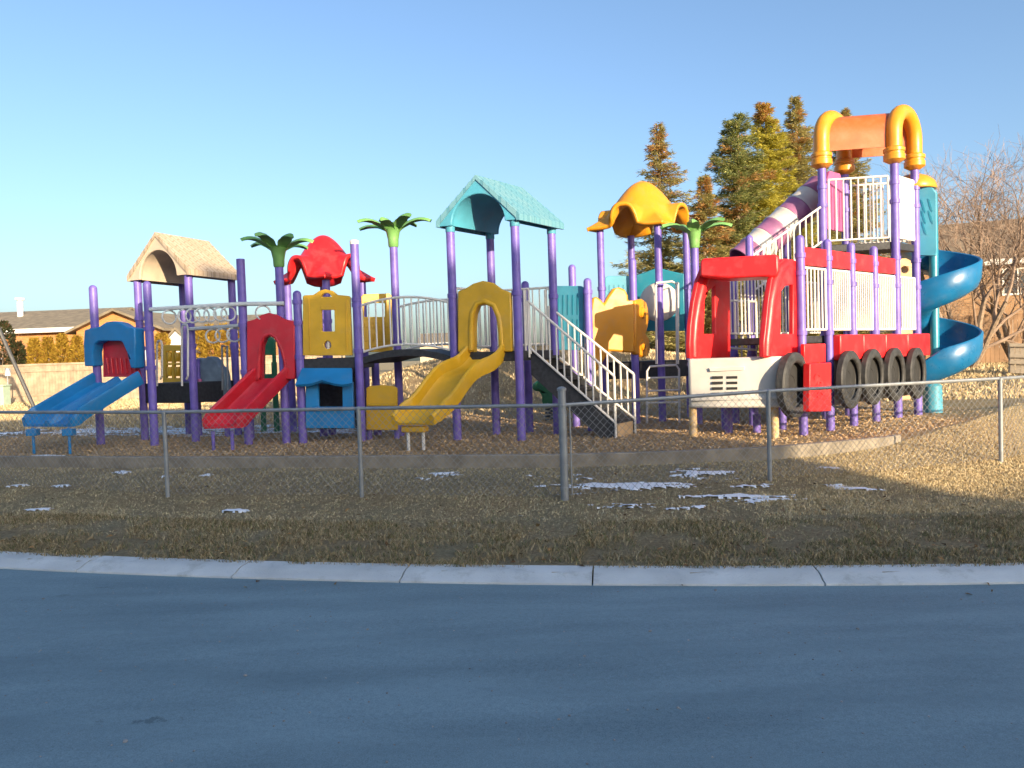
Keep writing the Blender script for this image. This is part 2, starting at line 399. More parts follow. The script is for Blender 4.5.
# ------------------------------------------------------------------ snow
def pip(poly, x, y):
    c = False; n = len(poly); j = n-1
    for i in range(n):
        xi, yi = poly[i]; xj, yj = poly[j]
        if (yi > y) != (yj > y) and x < (xj-xi)*(y-yi)/(yj-yi)+xi: c = not c
        j = i
    return c
def gpt(px, py):                              # survey pixel -> ground point
    d = ray(px, py); t = 2.0
    for k in range(60):
        p = CAM+d*t; h = p.z-th(p.x, p.y)
        if abs(h) < 0.002: break
        t += h/max(0.02, -d.z)*0.8
    return p
SN = [ # centre px, py, half width px, half height px, density
 (655, 487, 125, 4.0, 1.15), (700, 474, 34, 6, 1.0), (560, 477, 40, 3.0, .75), (742, 500, 62, 5.0, 1.35), (690, 507, 26, 4, 1.0), (640, 507, 60, 3, .6), (860, 490, 40, 2.4, .75),
 (836, 487, 14, 3, .9), (448, 475, 24, 2.6, .85), (425, 480, 12, 2.2, .8), (120, 473, 12, 2, .9), (205, 476, 10, 2.4, 1), (165, 477, 10, 2, .7),
 (40, 512, 26, 3, .9), (140, 515, 24, 2, .8), (235, 512, 18, 2, .9), (60, 486, 12, 2, .8), (18, 486, 14, 2, .8), (300, 513, 26, 2, .6), (510, 516, 16, 2, .8), (830, 470, 12, 2, .8),
 (150, 432, 160, 4.5, 0.85), (30, 457, 40, 2.6, 1.0), (330, 430, 90, 4, .85), (560, 494, 40, 3, .85)]
sv = MB(); cell = 0.02
for (px, py, hw, hh, dn) in SN:
    if px < 320 and hw < 45: hw *= .75; hh *= .7
    c = gpt(px, py); l = gpt(px-hw, py); r_ = gpt(px+hw, py); n_ = gpt(px, py+hh); f_ = gpt(px, py-hh)
    rx = (r_-l).length/2; ry = max(0.06, abs(f_.y-n_.y)/2); cl = cell*max(1, c.y/9)
    sl = (r_.y-l.y)/(r_.x-l.x)
    nx_, ny_ = int(2*rx/cl)+2, int(2*ry/cl)+2; idx = {}
    def hgt(x, y, dx, dy):
        k = (dx/rx)**2+(dy/ry)**2
        q = noise.fractal(V((x*1.3, y*7.0, 4.2)), 0.7, 2.2, 7)
        return (dn*0.36-0.42*k+q*0.95)
    cells = []
    for j in range(ny_):
        for i in range(nx_):
            dx = -rx+i*cl; dy = -ry+j*cl; x = c.x+dx; y = c.y+dy+sl*dx
            if hgt(x, y, dx, dy) > 0.28+random.gauss(0, 0.07): cells.append((i, j))
    for (i, j) in cells:
        q = []
        for (a, b) in ((i, j), (i+1, j), (i+1, j+1), (i, j+1)):
            if (a, b) not in idx:
                dx = -rx+a*cl; dy = -ry+b*cl; x = c.x+dx; y = c.y+dy+sl*dx
                h = hgt(x, y, dx, dy)-0.28
                idx[(a, b)] = len(sv.v); sv.v.append((x+random.uniform(-.3, .3)*cl, y+random.uniform(-.3, .3)*cl, th(x, y)+max(-0.012, min(0.016, 0.06*h))+0.004))
            q.append(idx[(a, b)])
        sv.f.append(tuple(q))
M['snow'] = mat('old_snow', (0.80, 0.82, 0.85), 0.7, 0.05)
o = sv.build('snow', M['snow'], smooth=60); o['kind'] = 'stuff'

# ------------------------------------------------------------------ grass
def blades(name, n, xr, yr, hr, cols, wmul=1.0, wr=(0.004, 0.009), clump=0.0, lean=1.1, fx=None, absy=None):
    x = RNG.uniform(xr[0], xr[1], n); y = np.zeros(n); keep = np.zeros(n, bool); zz = np.zeros(n); cl = np.zeros(n)
    rr = RNG.random(n)
    for i in range(n):
        k = yk(x[i])+0.215; e = yb(x[i])-0.06 if yr[1] is None else k+yr[1]
        yy = k+yr[0]+(e-k-yr[0])*rr[i]
        if absy: yy = absy[0]+(absy[1]-absy[0])*rr[i]**1.3
        y[i] = yy
        if abs(x[i]) > yy*0.72+0.4: continue
        cl[i] = noise.noise(V((x[i]*1.7, yy*1.7, 1)))*0.6+noise.noise(V((x[i]*6, yy*6, 5)))*0.5
        if (fx and random.random() > sstep(fx[0], fx[1], x[i]+1.2*cl[i])) or random.random() < clump*(0.5-cl[i]): continue
        keep[i] = True; zz[i] = th(x[i], yy)
    x, y, zz, cl = x[keep], y[keep], zz[keep], cl[keep]; n = len(x)
    h = RNG.uniform(hr[0], hr[1], n)*(1+0.6*cl); a = RNG.uniform(0, 6.283, n); le = RNG.uniform(0.1, lean, n)*h; la = RNG.uniform(0, 6.283, n)
    wd = RNG.uniform(wr[0], wr[1], n)
    v = np.zeros((n, 5, 3)); ca_, sa_ = np.cos(a)*wd/2, np.sin(a)*wd/2; lx, ly = np.cos(la)*le, np.sin(la)*le
    for k, (s, t, lz) in enumerate(((-1, 0, 0), (1, 0, 0), (0.8, .35, .6), (-0.8, .35, .6), (0, 1, 0.9))):
        v[:, k, 0] = x+ca_*s+lx*t; v[:, k, 1] = y+sa_*s+ly*t; v[:, k, 2] = zz-0.004+h*lz
    me = bpy.data.meshes.new(name); me.vertices.add(n*5); me.vertices.foreach_set('co', v.ravel())
    b = (np.arange(n)*5)[:, None]
    quads = b+np.array([[0, 1, 2, 3]]); tris = b+np.array([[3, 2, 4]])
    li = np.concatenate([quads.ravel(), tris.ravel()]); me.loops.add(len(li)); me.loops.foreach_set('vertex_index', li)
    ls = np.concatenate([np.arange(n)*4, n*4+np.arange(n)*3]); lt = np.concatenate([np.full(n, 4), np.full(n, 3)])
    me.polygons.add(2*n); me.polygons.foreach_set('loop_start', ls); me.polygons.foreach_set('loop_total', lt); me.update(calc_edges=True)
    cs = np.array([c[:3] for c in cols]); pr = np.array([c[3] for c in cols]); pr = pr/pr.sum()
    ci = cs[RNG.choice(len(cols), n, p=pr)]*RNG.uniform(0.7, 1.3, n)[:, None]
    cc = np.ones((n, 5, 4)); cc[:, :, :3] = ci[:, None, :]
    at = me.color_attributes.new('Col', 'FLOAT_COLOR', 'POINT'); at.data.foreach_set('color', cc.ravel())
    me.materials.append(M['grass']); o = bpy.data.objects.new(name, me); COL.objects.link(o); o['kind'] = 'stuff'; return o
def grass_nodes(t, b):
    a = N(t, 'ShaderNodeAttribute', attribute_name='Col'); t.links.new(a.outputs['Color'], b.inputs['Base Color'])
    b.inputs['Roughness'].default_value = 0.8; b.inputs['Specular IOR Level'].default_value = 0.2
M['grass'] = attr_mat('dead_grass_blades', grass_nodes)
blades('rough_grass', 170000, (-6.4, 6.4), (0.0, 1.35), (0.018, 0.052), [(0.36, 0.275, 0.15, 4), (0.22, 0.165, 0.085, 3), (0.50, 0.40, 0.24, 2.4), (0.13, 0.15, 0.055, 2.0)], clump=1.3, wr=(0.003, 0.007), lean=1.6)
blades('lawn_grass', 230000, (-9, 9), (0.7, None), (0.008, 0.026), [(0.56, 0.47, 0.29, 4), (0.42, 0.34, 0.20, 3), (0.68, 0.58, 0.38, 3), (0.30, 0.30, 0.15, 0.9)], wr=(0.004, 0.008), clump=0.8, lean=1.6)

blades('straw_grass', 280000, (1.0, 9.5), (1.5, None), (0.012, 0.034), [(0.58, 0.45, 0.25, 4), (0.44, 0.33, 0.17, 3), (0.70, 0.57, 0.36, 3)], wr=(0.004, 0.009), clump=0.6, lean=1.2, fx=(1.6, 4.6))
blades('dry_field_grass', 230000, (-27, 27), (0, 1), (0.045, 0.10), [(0.56, 0.43, 0.24, 4), (0.46, 0.34, 0.18, 3), (0.66, 0.53, 0.33, 3)], wr=(0.014, 0.03), clump=0.5, lean=1.0, absy=(16.0, 38.0))
def chips(name, n, xr, yr):
    vs = []; fs = []; cs = []
    for i in range(n):
        x, y = random.uniform(*xr), random.uniform(*yr); b = yb(x)
        if y < b+.08 or abs(x) > y*.72+.4 or (x > 6.8 and random.random() < .8): continue
        z = th(x, y); d = V((random.gauss(0, 1), random.gauss(0, 1), random.gauss(0, .45))).normalized(); n_ = V((random.gauss(0, .8), random.gauss(0, .8), 1)).normalized(); e = d.cross(n_).normalized()
        l, w_ = random.uniform(.007, .020), random.uniform(.003, .008); c = V((x, y, z+random.uniform(0.0, .02))); k = len(vs)
        vs += [tuple(c-d*l-e*w_), tuple(c+d*l-e*w_), tuple(c+d*l*.9+e*w_), tuple(c-d*l*.8+e*w_)]; fs.append((k, k+1, k+2, k+3))
        q = random.uniform(.8, 1.2); col = random.choice(((.60, .41, .22), (.53, .36, .19), (.66, .47, .28), (.48, .33, .17))); cs += [[a*q for a in col]+[1]]*4
    me = bpy.data.meshes.new(name); me.from_pydata(vs, [], fs); at = me.color_attributes.new('Col', 'FLOAT_COLOR', 'POINT'); at.data.foreach_set('color', np.array(cs).ravel())
    me.materials.append(M['grass']); o = bpy.data.objects.new(name, me); COL.objects.link(o); o['kind'] = 'stuff'
chips('wood_chips', 90000, (-9.5, 8.2), (9.0, 16.0))

vs = []; fs = []; cs = []
for i in range(520):                          # fallen leaves on the verge, a few in the gutter
    x = random.uniform(-6.5, 6.5); k = yk(x); y = k+random.choice((random.uniform(.1, 3.4), random.uniform(.25, .8), random.uniform(-.25, .3)))
    if i % 9 and y < k+.25: continue
    z = (th(x, y)+random.uniform(.012, .035)) if y > k+.3 else (.068 if y > k+.17 else .03 if y > k else .008); a = random.random()*6.28; l = random.uniform(.014, .032); w_ = l*random.uniform(.35, .6)
    d = V((math.cos(a), math.sin(a), random.gauss(0, .25))); e = V((-d.y, d.x, random.gauss(0, .35))); c = V((x, y, z)); n = len(vs)
    vs += [tuple(c-d*l), tuple(c-d*l*.2+e*w_+V((0, 0, .006))), tuple(c+d*l), tuple(c-d*l*.2-e*w_+V((0, 0, .006)))]; fs += [(n, n+1, n+2), (n, n+2, n+3)]
    q = random.uniform(.6, 1.3); cs += [[p*q for p in random.choice(((.16, .09, .04), (.26, .15, .06), (.10, .06, .03), (.34, .23, .11)))]+[1]]*4
me = bpy.data.meshes.new('fallen_leaves'); me.from_pydata(vs, [], fs); at = me.color_attributes.new('Col', 'FLOAT_COLOR', 'POINT'); at.data.foreach_set('color', np.array(cs).ravel())
me.materials.append(M['grass']); o = bpy.data.objects.new('fallen_leaves', me); COL.objects.link(o); o['kind'] = 'stuff'

# ------------------------------------------------------------------ playground kit
def post(root, p, ztop, collars=(), cap='dome', m='purple', r=0.063, name='post', z0=None):
    x, y = p[0], p[1]; b = MB(); z0 = th(x, y)-0.15 if z0 is None else z0
    if cap == 'dome':
        pr = [(r, z0), (r, ztop-0.06)]+[(r*math.cos(a), ztop-0.06+0.06*math.sin(a)) for a in (0.4, 0.8, 1.2, 1.5)]
    else: pr = [(r, z0), (r, ztop-0.004), (r-0.006, ztop)]
    b.lathe((x, y, 0), pr, 14)
    o = b.build(name, M[m], root, smooth=50)
    if collars:
        for z in collars:
            c = MB(); c.lathe((x, y, 0), [(r*.9, z-0.035), (r+0.012, z-0.032), (r+0.014, z+0.032), (r*.9, z+0.035)], 14)
            c.build('collar', M[m], o, smooth=50)
    return o
def railing(root, a, b, h, sp=0.10, r=0.013, arch=0.0, m='white', name='railing', ends=True, drop=(0, 0), top_r=0.019, label=None):
    a, b = V(a), V(b); g = MB(); L = V((b.x-a.x, b.y-a.y, 0)).length; n = max(2, int(round(L/sp)))
    f = lambda t, dz: a.lerp(b, t)+V((0, 0, dz+arch*4*t*(1-t)))
    K = 14 if arch else 1
    g.tube([f(i/K, h) for i in range(K+1)], top_r, 7); g.tube([f(i/K, 0) for i in range(K+1)], top_r*.9, 7)
    for i in range(0 if ends else 1, n+1 if ends else n):
        t = i/n; e = i in (0, n)
        g.tube([f(t, -drop[0 if i == 0 else 1] if e else 0), f(t, h)], r*1.4 if e else r, 6)
    o = g.build(name, M[m], root, smooth=50)
    if label: o['label'] = label
    return o
def slab(root, pts, z0, z1, name='deck', m='deck', bevel=0.01):
    b = MB(); b.prism(lambda x, y, d: V((x, y, d)), [(p[0], p[1]) for p in pts], [], z0, z1)
    return b.build(name, M[m], root, smooth=30, bevel=bevel)
def chute(root, p_top, p_bot, side, width, prof_z, wall=0.16, t=0.035, m='blue', ridge=False, name='chute', n=28, flare=0.1):
    """p_top, p_bot: bed centre; side: horizontal vector across; prof_z(t): 0..1 fraction of the drop"""
    p0, p1 = V(p_top), V(p_bot); s = V(side).normalized(); fr = []; prs = []
    P = []
    for i in range(n+1):
        q = i/n; p = p0.lerp(p1, q); p.z = lerp(p0.z, p1.z, prof_z(q)); P.append(p)
    for i in range(n+1):
        q = i/n; tg = (P[min(i+1, n)]-P[max(i-1, 0)]).normalized(); up = s.cross(tg)
        if up.z < 0: up = -up
        fr.append((P[i], s, up))
        hw = width/2*(1+flare*sstep(0.75, 1, q)*(1-0.9*sstep(0.93, 1.0, q))); wl = wall*(1-0.45*sstep(0.8, 1, q))
        rr = 0.05
        inner = [(-hw+t*1.6, wl), (-hw+t*1.7, 0.04), (-hw+t*1.7+0.05, 0.0)]
        if ridge: inner += [(-0.07, 0.0), (-0.035, wl*0.62), (0.035, wl*0.62), (0.07, 0.0)]
        inner += [(hw-t*1.7-0.05, 0.0), (hw-t*1.7, 0.04), (hw-t*1.6, wl)]
        outer = [(hw-t*.9, wl+0.022), (hw, wl+0.012), (hw+0.012, wl-0.02), (hw-0.01, -t), (-hw+0.01, -t), (-hw-0.012, wl-0.02), (-hw, wl+0.012), (-hw+t*.9, wl+0.022)]
        prs.append(inner+outer)
    return MB().sweep(fr, prs).build(name, M[m], root, smooth=45)
def arcpx(cx, cy, rx, ry, a0, a1, n=12):
    return [(cx+rx*math.cos(R(a0+(a1-a0)*i/n)), cy-ry*math.sin(R(a0+(a1-a0)*i/n))) for i in range(n+1)]
def shingle(name, c1, c2, mo):
    return brickmat(name, c1, c2, mo, 0.16, 0.085, 0.008, 0.7, bump=0.5)
M['tanroof'] = shingle('tan_shingle', (0.46, 0.36, 0.25), (0.52, 0.42, 0.31), (0.36, 0.27, 0.18))
M['tealroof'] = shingle('teal_shingle', (0.11, 0.29, 0.37), (0.15, 0.31, 0.37), (0.08, 0.235, 0.31))
def set_uvw(o, P, e1, e2, k):
    pass
def gable_roof(root, A, B, Dp, z0, rise, m_end, m_roof, over=0.19, arch=0.72):
    """A, B: the two posts under the gable end that is seen; Dp: the post behind B"""
    A, B, Dp = [V((p[0], p[1], 0)) for p in (A, B, Dp)]
    e1 = (B-A); w1 = e1.length; e1n = e1/w1; e2 = (Dp-B); w2 = e2.length; e2n = e2/w2
    c = (A+Dp)/2; h1 = w1/2+over; h2 = w2/2+over*0.9
    P = lambda a, b, z: c+e1n*a+e2n*b+V((0, 0, z))
    # arched gable ends
    for sgn in (-1, 1):
        ra = w1*0.5*arch; sp = 0.10
        outer = [(-h1, z0-0.02), (-h1, z0+0.05), (0, z0+rise), (h1, z0+0.05), (h1, z0-0.02)]
        arcp = [(ra*math.cos(t), z0-0.02+ra*1.02*math.sin(t)) for t in [math.pi*i/18 for i in range(19)]]
        b = MB(); b.prism(lambda a, z, d: P(a, d, z), outer+arcp, [], sgn*h2, sgn*(h2-0.05))
        b.build('gable_end', m_end, root, smooth=35, bevel=0.012)
    # the two slopes, fluted in courses
    for sgn in (-1, 1):
        b = MB(); n = 7; L = math.hypot(h1, rise-0.05); prev = None
        prof = []
        for i in range(n+1):
            t = i/n; x = sgn*lerp(0.0, h1+0.03, t); z = lerp(z0+rise+0.03, z0+0.055, t)
            if i: prof.append((x, z+0.004))
            if i < n: prof.append((x, z+0.018))
        prof += [(sgn*(h1+0.03), z0-0.03), (sgn*(h1-0.01), z0-0.03), (sgn*(h1-0.02), z0+0.01), (0, z0+rise-0.02)]
        b.prism(lambda a, z, d: P(a, d, z), prof, [], -h2-0.02, h2+0.02)
        o = b.build('roof_slope', m_roof, root, smooth=25)
        # texture coordinates that follow the slope
    # barrel lining between the arches
    b = MB(); ra = w1*0.5*arch+0.004; n = 16; fr = []
    prof = [(ra*math.cos(math.pi*i/n), ra*1.02*math.sin(math.pi*i/n)) for i in range(n+1)]+[((ra+0.02)*math.cos(math.pi*i/n), (ra+0.02)*1.02*math.sin(math.pi*i/n)) for i in range(n, -1, -1)]
    b.sweep([(P(0, -h2+0.052, z0-0.02), e1n, V((0, 0, 1))), (P(0, h2-0.052, z0-0.02), e1n, V((0, 0, 1)))], prof)
    b.build('roof_lining', m_end, root, smooth=50)
def dome_roof(root, A, B, Dp, z0, m, H=0.62, ext=0.24, rb=0.25):
    A, B, Dp = [V((p[0], p[1], 0)) for p in (A, B, Dp)]
    e1 = (B-A); w1 = e1.length; e1n = e1/w1; e2 = (Dp-B); w2 = e2.length; e2n = e2/w2; c = (A+Dp)/2
    h1, h2 = w1/2+ext, w2/2+ext; n = 72; b = MB(); r1 = rb*w1; r2 = rb*w2
    def bw(v, r): return max(0, 1-abs(v/r)**2.4)**.42 if abs(v) < r else 0
    def hh(a, q):
        s, t = a/h1, q/h2
        hump = H*max(0, math.cos(min(1.0, math.hypot(s, t)*0.86)*math.pi/2))**1.5
        skirt = 0.02+0.62*H*max(0, 1-max(abs(s), abs(t)))
        ba = 0.41*bw(a, r1); bq = 0.41*bw(q, r2)
        k = 55.0; v = [hump, skirt, ba, bq]; mx = max(v)
        return mx+math.log(sum(math.exp(k*(x-mx)) for x in v))/k-0.03
    g = [-1+2*i/n for i in range(n+1)]; vs = []
    for t in g:
        for s in g:
            a, q = s*h1, t*h2
            ia = 0.06*sstep(.5, 1, abs(s))*(1-sstep(1.05, .8, abs(q)/r2) if False else 1-(1-sstep(.85, 1.1, abs(q)/r2)))
            iq = 0.06*sstep(.5, 1, abs(t))*(1-(1-sstep(.85, 1.1, abs(a)/r1)))
            vs.append(c+e1n*a*(1-ia)+e2n*q*(1-iq)+V((0, 0, z0+hh(a, q))))
    fs = [(j*(n+1)+i, j*(n+1)+i+1, (j+1)*(n+1)+i+1, (j+1)*(n+1)+i) for j in range(n) for i in range(n)]
    b.add(vs, fs)
    o = b.build('roof', m, root, smooth=60)
    sm = o.modifiers.new('solid', 'SOLIDIFY'); sm.thickness = 0.07; sm.offset = -1
    return o
def palm(p, zc, ztop_trunk, spread, label, nf=7, seed=0, group='palm topped posts'):
    rnd = random.Random(seed); t = thing('palm_post', base(p), label, 'palm post', group)
    post(t, p, zc+0.02, (1.9,), 'flat', name='trunk')
    x, y = p[0], p[1]
    b = MB(); b.lathe((x, y, 0), [(0.070, zc-0.02), (0.082, zc), (0.086, zc+0.10), (0.11, zc+0.22), (0.15, zc+0.27), (0.10, zc+0.30), (0.01, zc+0.31)], 16)
    b.build('crown_base', M['green'], t, smooth=50)
    for k in range(nf):
        an = 2*math.pi*(k+rnd.uniform(-.15, .15))/nf; d = V((math.cos(an), math.sin(an), 0)); sd_ = V((-d.y, d.x, 0))
        L = spread*rnd.uniform(0.9, 1.08); up = rnd.uniform(0.17, 0.29); fr = []; prs = []
        for i in range(11):
            q = i/10; r = 0.05+L*q; z = zc+0.24+up*math.sin(q*2.0)*0.8-0.05*q*q
            tg = V((d.x*L, d.y*L, up*1.6*math.cos(q*2.0)-0.2*q)).normalized(); u2 = sd_.cross(tg); u2 = u2 if u2.z > 0 else -u2
            wv = 0.095*math.sin(math.pi*min(1, q*0.86+0.14))**0.8*(1+0.10*math.sin(q*22))+0.006
            fr.append((V((x, y, z))+d*r, sd_, u2))
            prs.append([(-wv, -0.028), (-wv*.5, 0.006), (0, 0.022), (wv*.5, 0.006), (wv, -0.028), (wv*.5, -0.016), (0, -0.004), (-wv*.5, -0.016)])
        MB().sweep(fr, prs).build('frond', M['green'], t, smooth=35)
    return t
def quad4(A, B, Dp):
    return [A, B, Dp, (A[0]+Dp[0]-B[0], A[1]+Dp[1]-B[1])]
def XY(px, py, D):
    p = W(px, py, D); return (p.x, p.y)
def ZA(px, py, D): return W(px, py, D).z

# --- tan roofed tower
TA, TB, TD = XY(137, 273, 12.95), XY(188, 273, 12.4), XY(231, 272, 13.3); TC = quad4(TA, TB, TD)[3]
t = thing('play_tower', base(((TA[0]+TD[0])/2, (TA[1]+TD[1])/2)), 'tower with tan shingled gable roof over a low black deck, beside the blue double slide', 'play tower', 'roofed play towers')
for p in (TA, TB, TD, TC): post(t, p, ZA(188, 273, 12.4)+0.03, (2.45, 1.95), 'flat')
gable_roof(t, TA, TB, TD, ZA(188, 274, 12.4), 0.67, M['tan'], M['tanroof'], over=0.10)
slab(t, [TA, TB, TD, TC], 1.03, 1.36)
pl = Plane(TC, TD)
mb = MB(); mb.panel(pl, [(164, 345), (183, 345), (183, 384), (164, 384)], [[(167, 351), (173, 351), (173, 363), (167, 363)], [(175, 351), (181, 351), (181, 363), (175, 363)], [(167, 365), (173, 365), (173, 378), (167, 378)], [(175, 365), (181, 365), (181, 378), (175, 378)]])
o = mb.build('activity_panel', M['yellow'], t, bevel=0.008)
mb = MB()
for px in (170, 178):
    for py in (357, 371.5):
        mb = MB(); c = pl.hit(px, py); mb.lathe(c-V((0, 0, 0.085)), [(0.045, 0), (0.055, 0.02), (0.055, 0.15), (0.045, 0.17)], 10)
        mb.build('spinner', M['yellow'], o)
for (x0, x1, y0, y1, D) in ((157, 162, 341, 386, 12.6), (182, 188, 325, 386, 12.35)):
    g = MB(); P_ = [W(x0, y1, D), W(x0, y0+4, D), W(x0+1, y0, D), W(x1-1, y0, D-.1), W(x1, y0+4, D-.1), W(x1, y1-10, D-.1), W(x1-1.5, y1-7, D-.05)]
    g.tube(P_, 0.017, 7); g.build('hand_loop', M['white'], t)

# --- blue double slide
P1, P2 = XY(93, 290, 12.45), XY(147, 286, 12.0)
t = thing('slide', base(((P1[0]+P2[0])/2, (P1[1]+P2[1])/2)), 'wide blue double slide with a blue hood and dark red window panel', 'slide', 'slides')
post(t, P1, ZA(93, 285, 12.45), (ZA(95, 330, 12.45),)); post(t, P2, ZA(147, 281, 12.0), (ZA(148, 329, 12.0), ZA(150, 368, 12.0)))
pl = Plane(P1, P2)
hood_o = [(92, 366), (91, 343), (92, 330), (100, 328), (106, 327), (113, 322.5), (120, 321.5), (127, 323), (133, 327), (142, 328.5), (142.5, 368), (138, 368), (134, 352), (130, 343), (127, 341), (107, 341), (102, 344), (100, 352), (101, 366)]
MB().panel(pl, hood_o, d0=-0.05, d1=0.14).build('hood', M['blue'], t, bevel=0.02)
mb = MB(); mb.panel(pl, [(102, 340), (129, 340), (139, 377), (102, 377)], d0=-0.06, d1=-0.02)
for px in np.arange(106, 135, 4.6):
    mb.tube([pl.hit(px, 358)+pl.n*(-0.012), pl.hit(px+1.6, 374)+pl.n*(-0.012)], 0.018, 6)
mb.build('window_panel', M['red'], t, bevel=0.006)
dirs = V((-0.60, -0.80, 0)); sd_ = V((0.80, -0.60, 0)); sd2 = pl.u
top = pl.hit(119.5, 379)+V((0, 0, -0.05)); bot = W(47, 426, 11.35)
pz = lambda q: q*1.06-0.06*q*q if q < 0.82 else (0.829+(q-0.82)*0.95)
chute(t, top, bot, sd2, 1.03, lambda q: 1-(1-q)*(1-0.0*q) if q < .85 else .85+.15*(1-((1-q)/.15)**2)*0.75, wall=0.17, m='blue', ridge=True)
lg = [(W(33, 432, 11.4), gpt(33, 453)), (W(69, 432, 11.2), gpt(70, 451))]
for a, b in lg:
    g = MB(); a = V((a.x, a.y, bot.z-0.02)); g.tube([a, (a.x, a.y, th(a.x, a.y)-0.05)], 0.022, 8)
    g.box((a.x, a.y, a.z-0.07), (0.15, 0.12, 0.10)); g.build('leg', M['blue'], t, bevel=0.01)

# --- overhead ring ladder
E = XY(240.5, 262, 11.75); PA1 = XY(279, 266, 11.75)
t = thing('overhead_ladder', base(((P2[0]+E[0])/2, (P2[1]+E[1])/2)), 'overhead ladder of pale bars with hanging rings, above the grey climbing wall', 'overhead ladder')
a, b, c = W(150, 309.5, 11.93), W(241, 304, 11.68), W(284, 303.5, 11.68)
g = MB(); g.tube([a, b, c], 0.032, 9); g.build('rail', M['pale'], t)
a2, b2 = W(190, 329, 12.33), W(241, 325.5, 11.83)
g = MB(); g.tube([a2, b2], 0.030, 9); g.build('rail', M['pale'], t)
def ring(c, r=0.105, an=0.6):
    d = V((math.cos(an), math.sin(an), 0)); g = MB()
    g.tube([c+V((0, 0, -r-0.03))+d*r*math.cos(2*math.pi*k/18)+V((0, 0, r*math.sin(2*math.pi*k/18))) for k in range(18)], 0.014, 6, closed=True)
    g.tube([c, c+V((0, 0, -0.04))], 0.012, 6); g.build('ring', M['pale'], t)
for k in (0.21, 0.38, 0.47, 0.57, 0.66, 0.77, 0.86): ring(a.lerp(b, k), an=0.35+0.8*(k*7.3 % 1))
ring(b.lerp(c, 0.5), an=.3)
for k in (0.45, 0.64, 0.86): ring(a2.lerp(b2, k), an=0.3+(k*5 % .5))
post(t, E, ZA(240.5, 259, 11.75), (ZA(242, 325, 11.75), ZA(243, 372, 11.75)), 'flat')

# --- grey climbing wall
pl = Plane(XY(194, 380, 13.3), XY(232, 380, 13.0))
t = thing('climbing_wall', base(XY(212, 380, 13.2)), 'grey blue moulded climbing wall with rocky outline and a pink grip', 'climbing wall')
MB().panel(pl, [(195, 402), (195, 362), (199, 357.5), (205, 359), (209, 356.5), (215, 357), (219, 361), (221, 366), (225, 368), (227, 376), (229, 402)], d0=-0.10, d1=0.05).build('wall_panel', M['greyc'], t, bevel=0.03)
g = MB(); g.tube([pl.hit(203, 379)+pl.n*0.07, pl.hit(203.5, 388)+pl.n*.1, pl.hit(207, 397)+pl.n*.08], [0.035, 0.05, 0.04], 8); g.build('grip', M['magenta'], t)
g = MB(); g.tube([pl.hit(201, 359)+pl.n*.07, pl.hit(202, 381)+pl.n*.07], 0.03, 8); g.build('pole', M['purple'], t)
g = MB(); g.tube([pl.hit(225, 346)+pl.n*.07, pl.hit(225.5, 390)+pl.n*.07], 0.018, 8); g.tube([pl.hit(225, 346)+pl.n*.07, pl.hit(230, 346)+pl.n*.07, pl.hit(231, 390)+pl.n*.07], 0.018, 8); g.build('hand_loop', M['steel'], t)
for px in (198, 226): g = MB(); q = pl.hit(px, 400); g.tube([q, (q.x, q.y, th(q.x, q.y)-.1)], 0.05, 8); g.build('support_post', M['purple'], t)

# --- red slide
G = XY(297, 295, 11.65)
t = thing('slide', base(XY(268, 380, 11.6)), 'single red slide with rounded exit and arched red hood', 'slide', 'slides')
pl = Plane(E, G)
MB().panel(pl, [(248.5, 380), (248.5, 321.5), (256, 319.5), (263, 315), (270, 313), (278, 315), (285, 319), (296, 321.5), (296, 379), (285, 379), (285, 362), (282, 350), (277, 339), (271, 334.5), (265, 337), (261, 345), (260, 360), (260, 380)], d0=-0.02, d1=0.06).build('hood', M['red'], t, bevel=0.02)
g = MB(); fr = []; ph = [pl.uz(*q) for q in [(259, 378), (259.5, 358), (261, 344), (265, 336), (271, 333.5), (277, 337), (283, 349), (286.5, 362), (287, 378)]]
n0 = [pl.at(u, z, 0.03) for u, z in ph]
g.tube(n0, [0.036]*len(n0), 8); g.build('hood_rim', M['red'], t, smooth=60)
# deep arched throat behind the hood
th_o = [pl.uz(*q) for q in [(255, 381), (255, 350), (259, 336), (266, 330), (274, 330), (282, 340), (288, 358), (288, 381), (285, 381), (285, 362), (282, 350), (277, 339), (271, 335), (265, 338), (262, 346), (261, 360), (261, 381)]]
MB().prism(lambda a, b, d: pl.at(a, b, d), th_o, [], -0.12, -0.025).build('throat', M['red'], t, smooth=50)
top = pl.hit(272, 377)+pl.n*(-0.05)+V((0, 0, -0.02)); bot = W(222, 430, 10.95)
ease = lambda q: q if q < .8 else .8+.2*(1-((1-q)/.2)**2)*0.62
chute(t, top, bot, pl.u, 0.56, ease, wall=0.21, m='red')
for px, py in ((213, 445), (232, 446)):
    q = W(px, 434, 11.05); g = MB(); g.tube([(q.x, q.y, bot.z-.02), (q.x, q.y, th(q.x, q.y)-.05)], 0.026, 8); g.build('leg', M['purple'], t)
F_ = XY(249, 400, 12.5); post(t, F_, 1.55, (), 'flat', name='support_post')

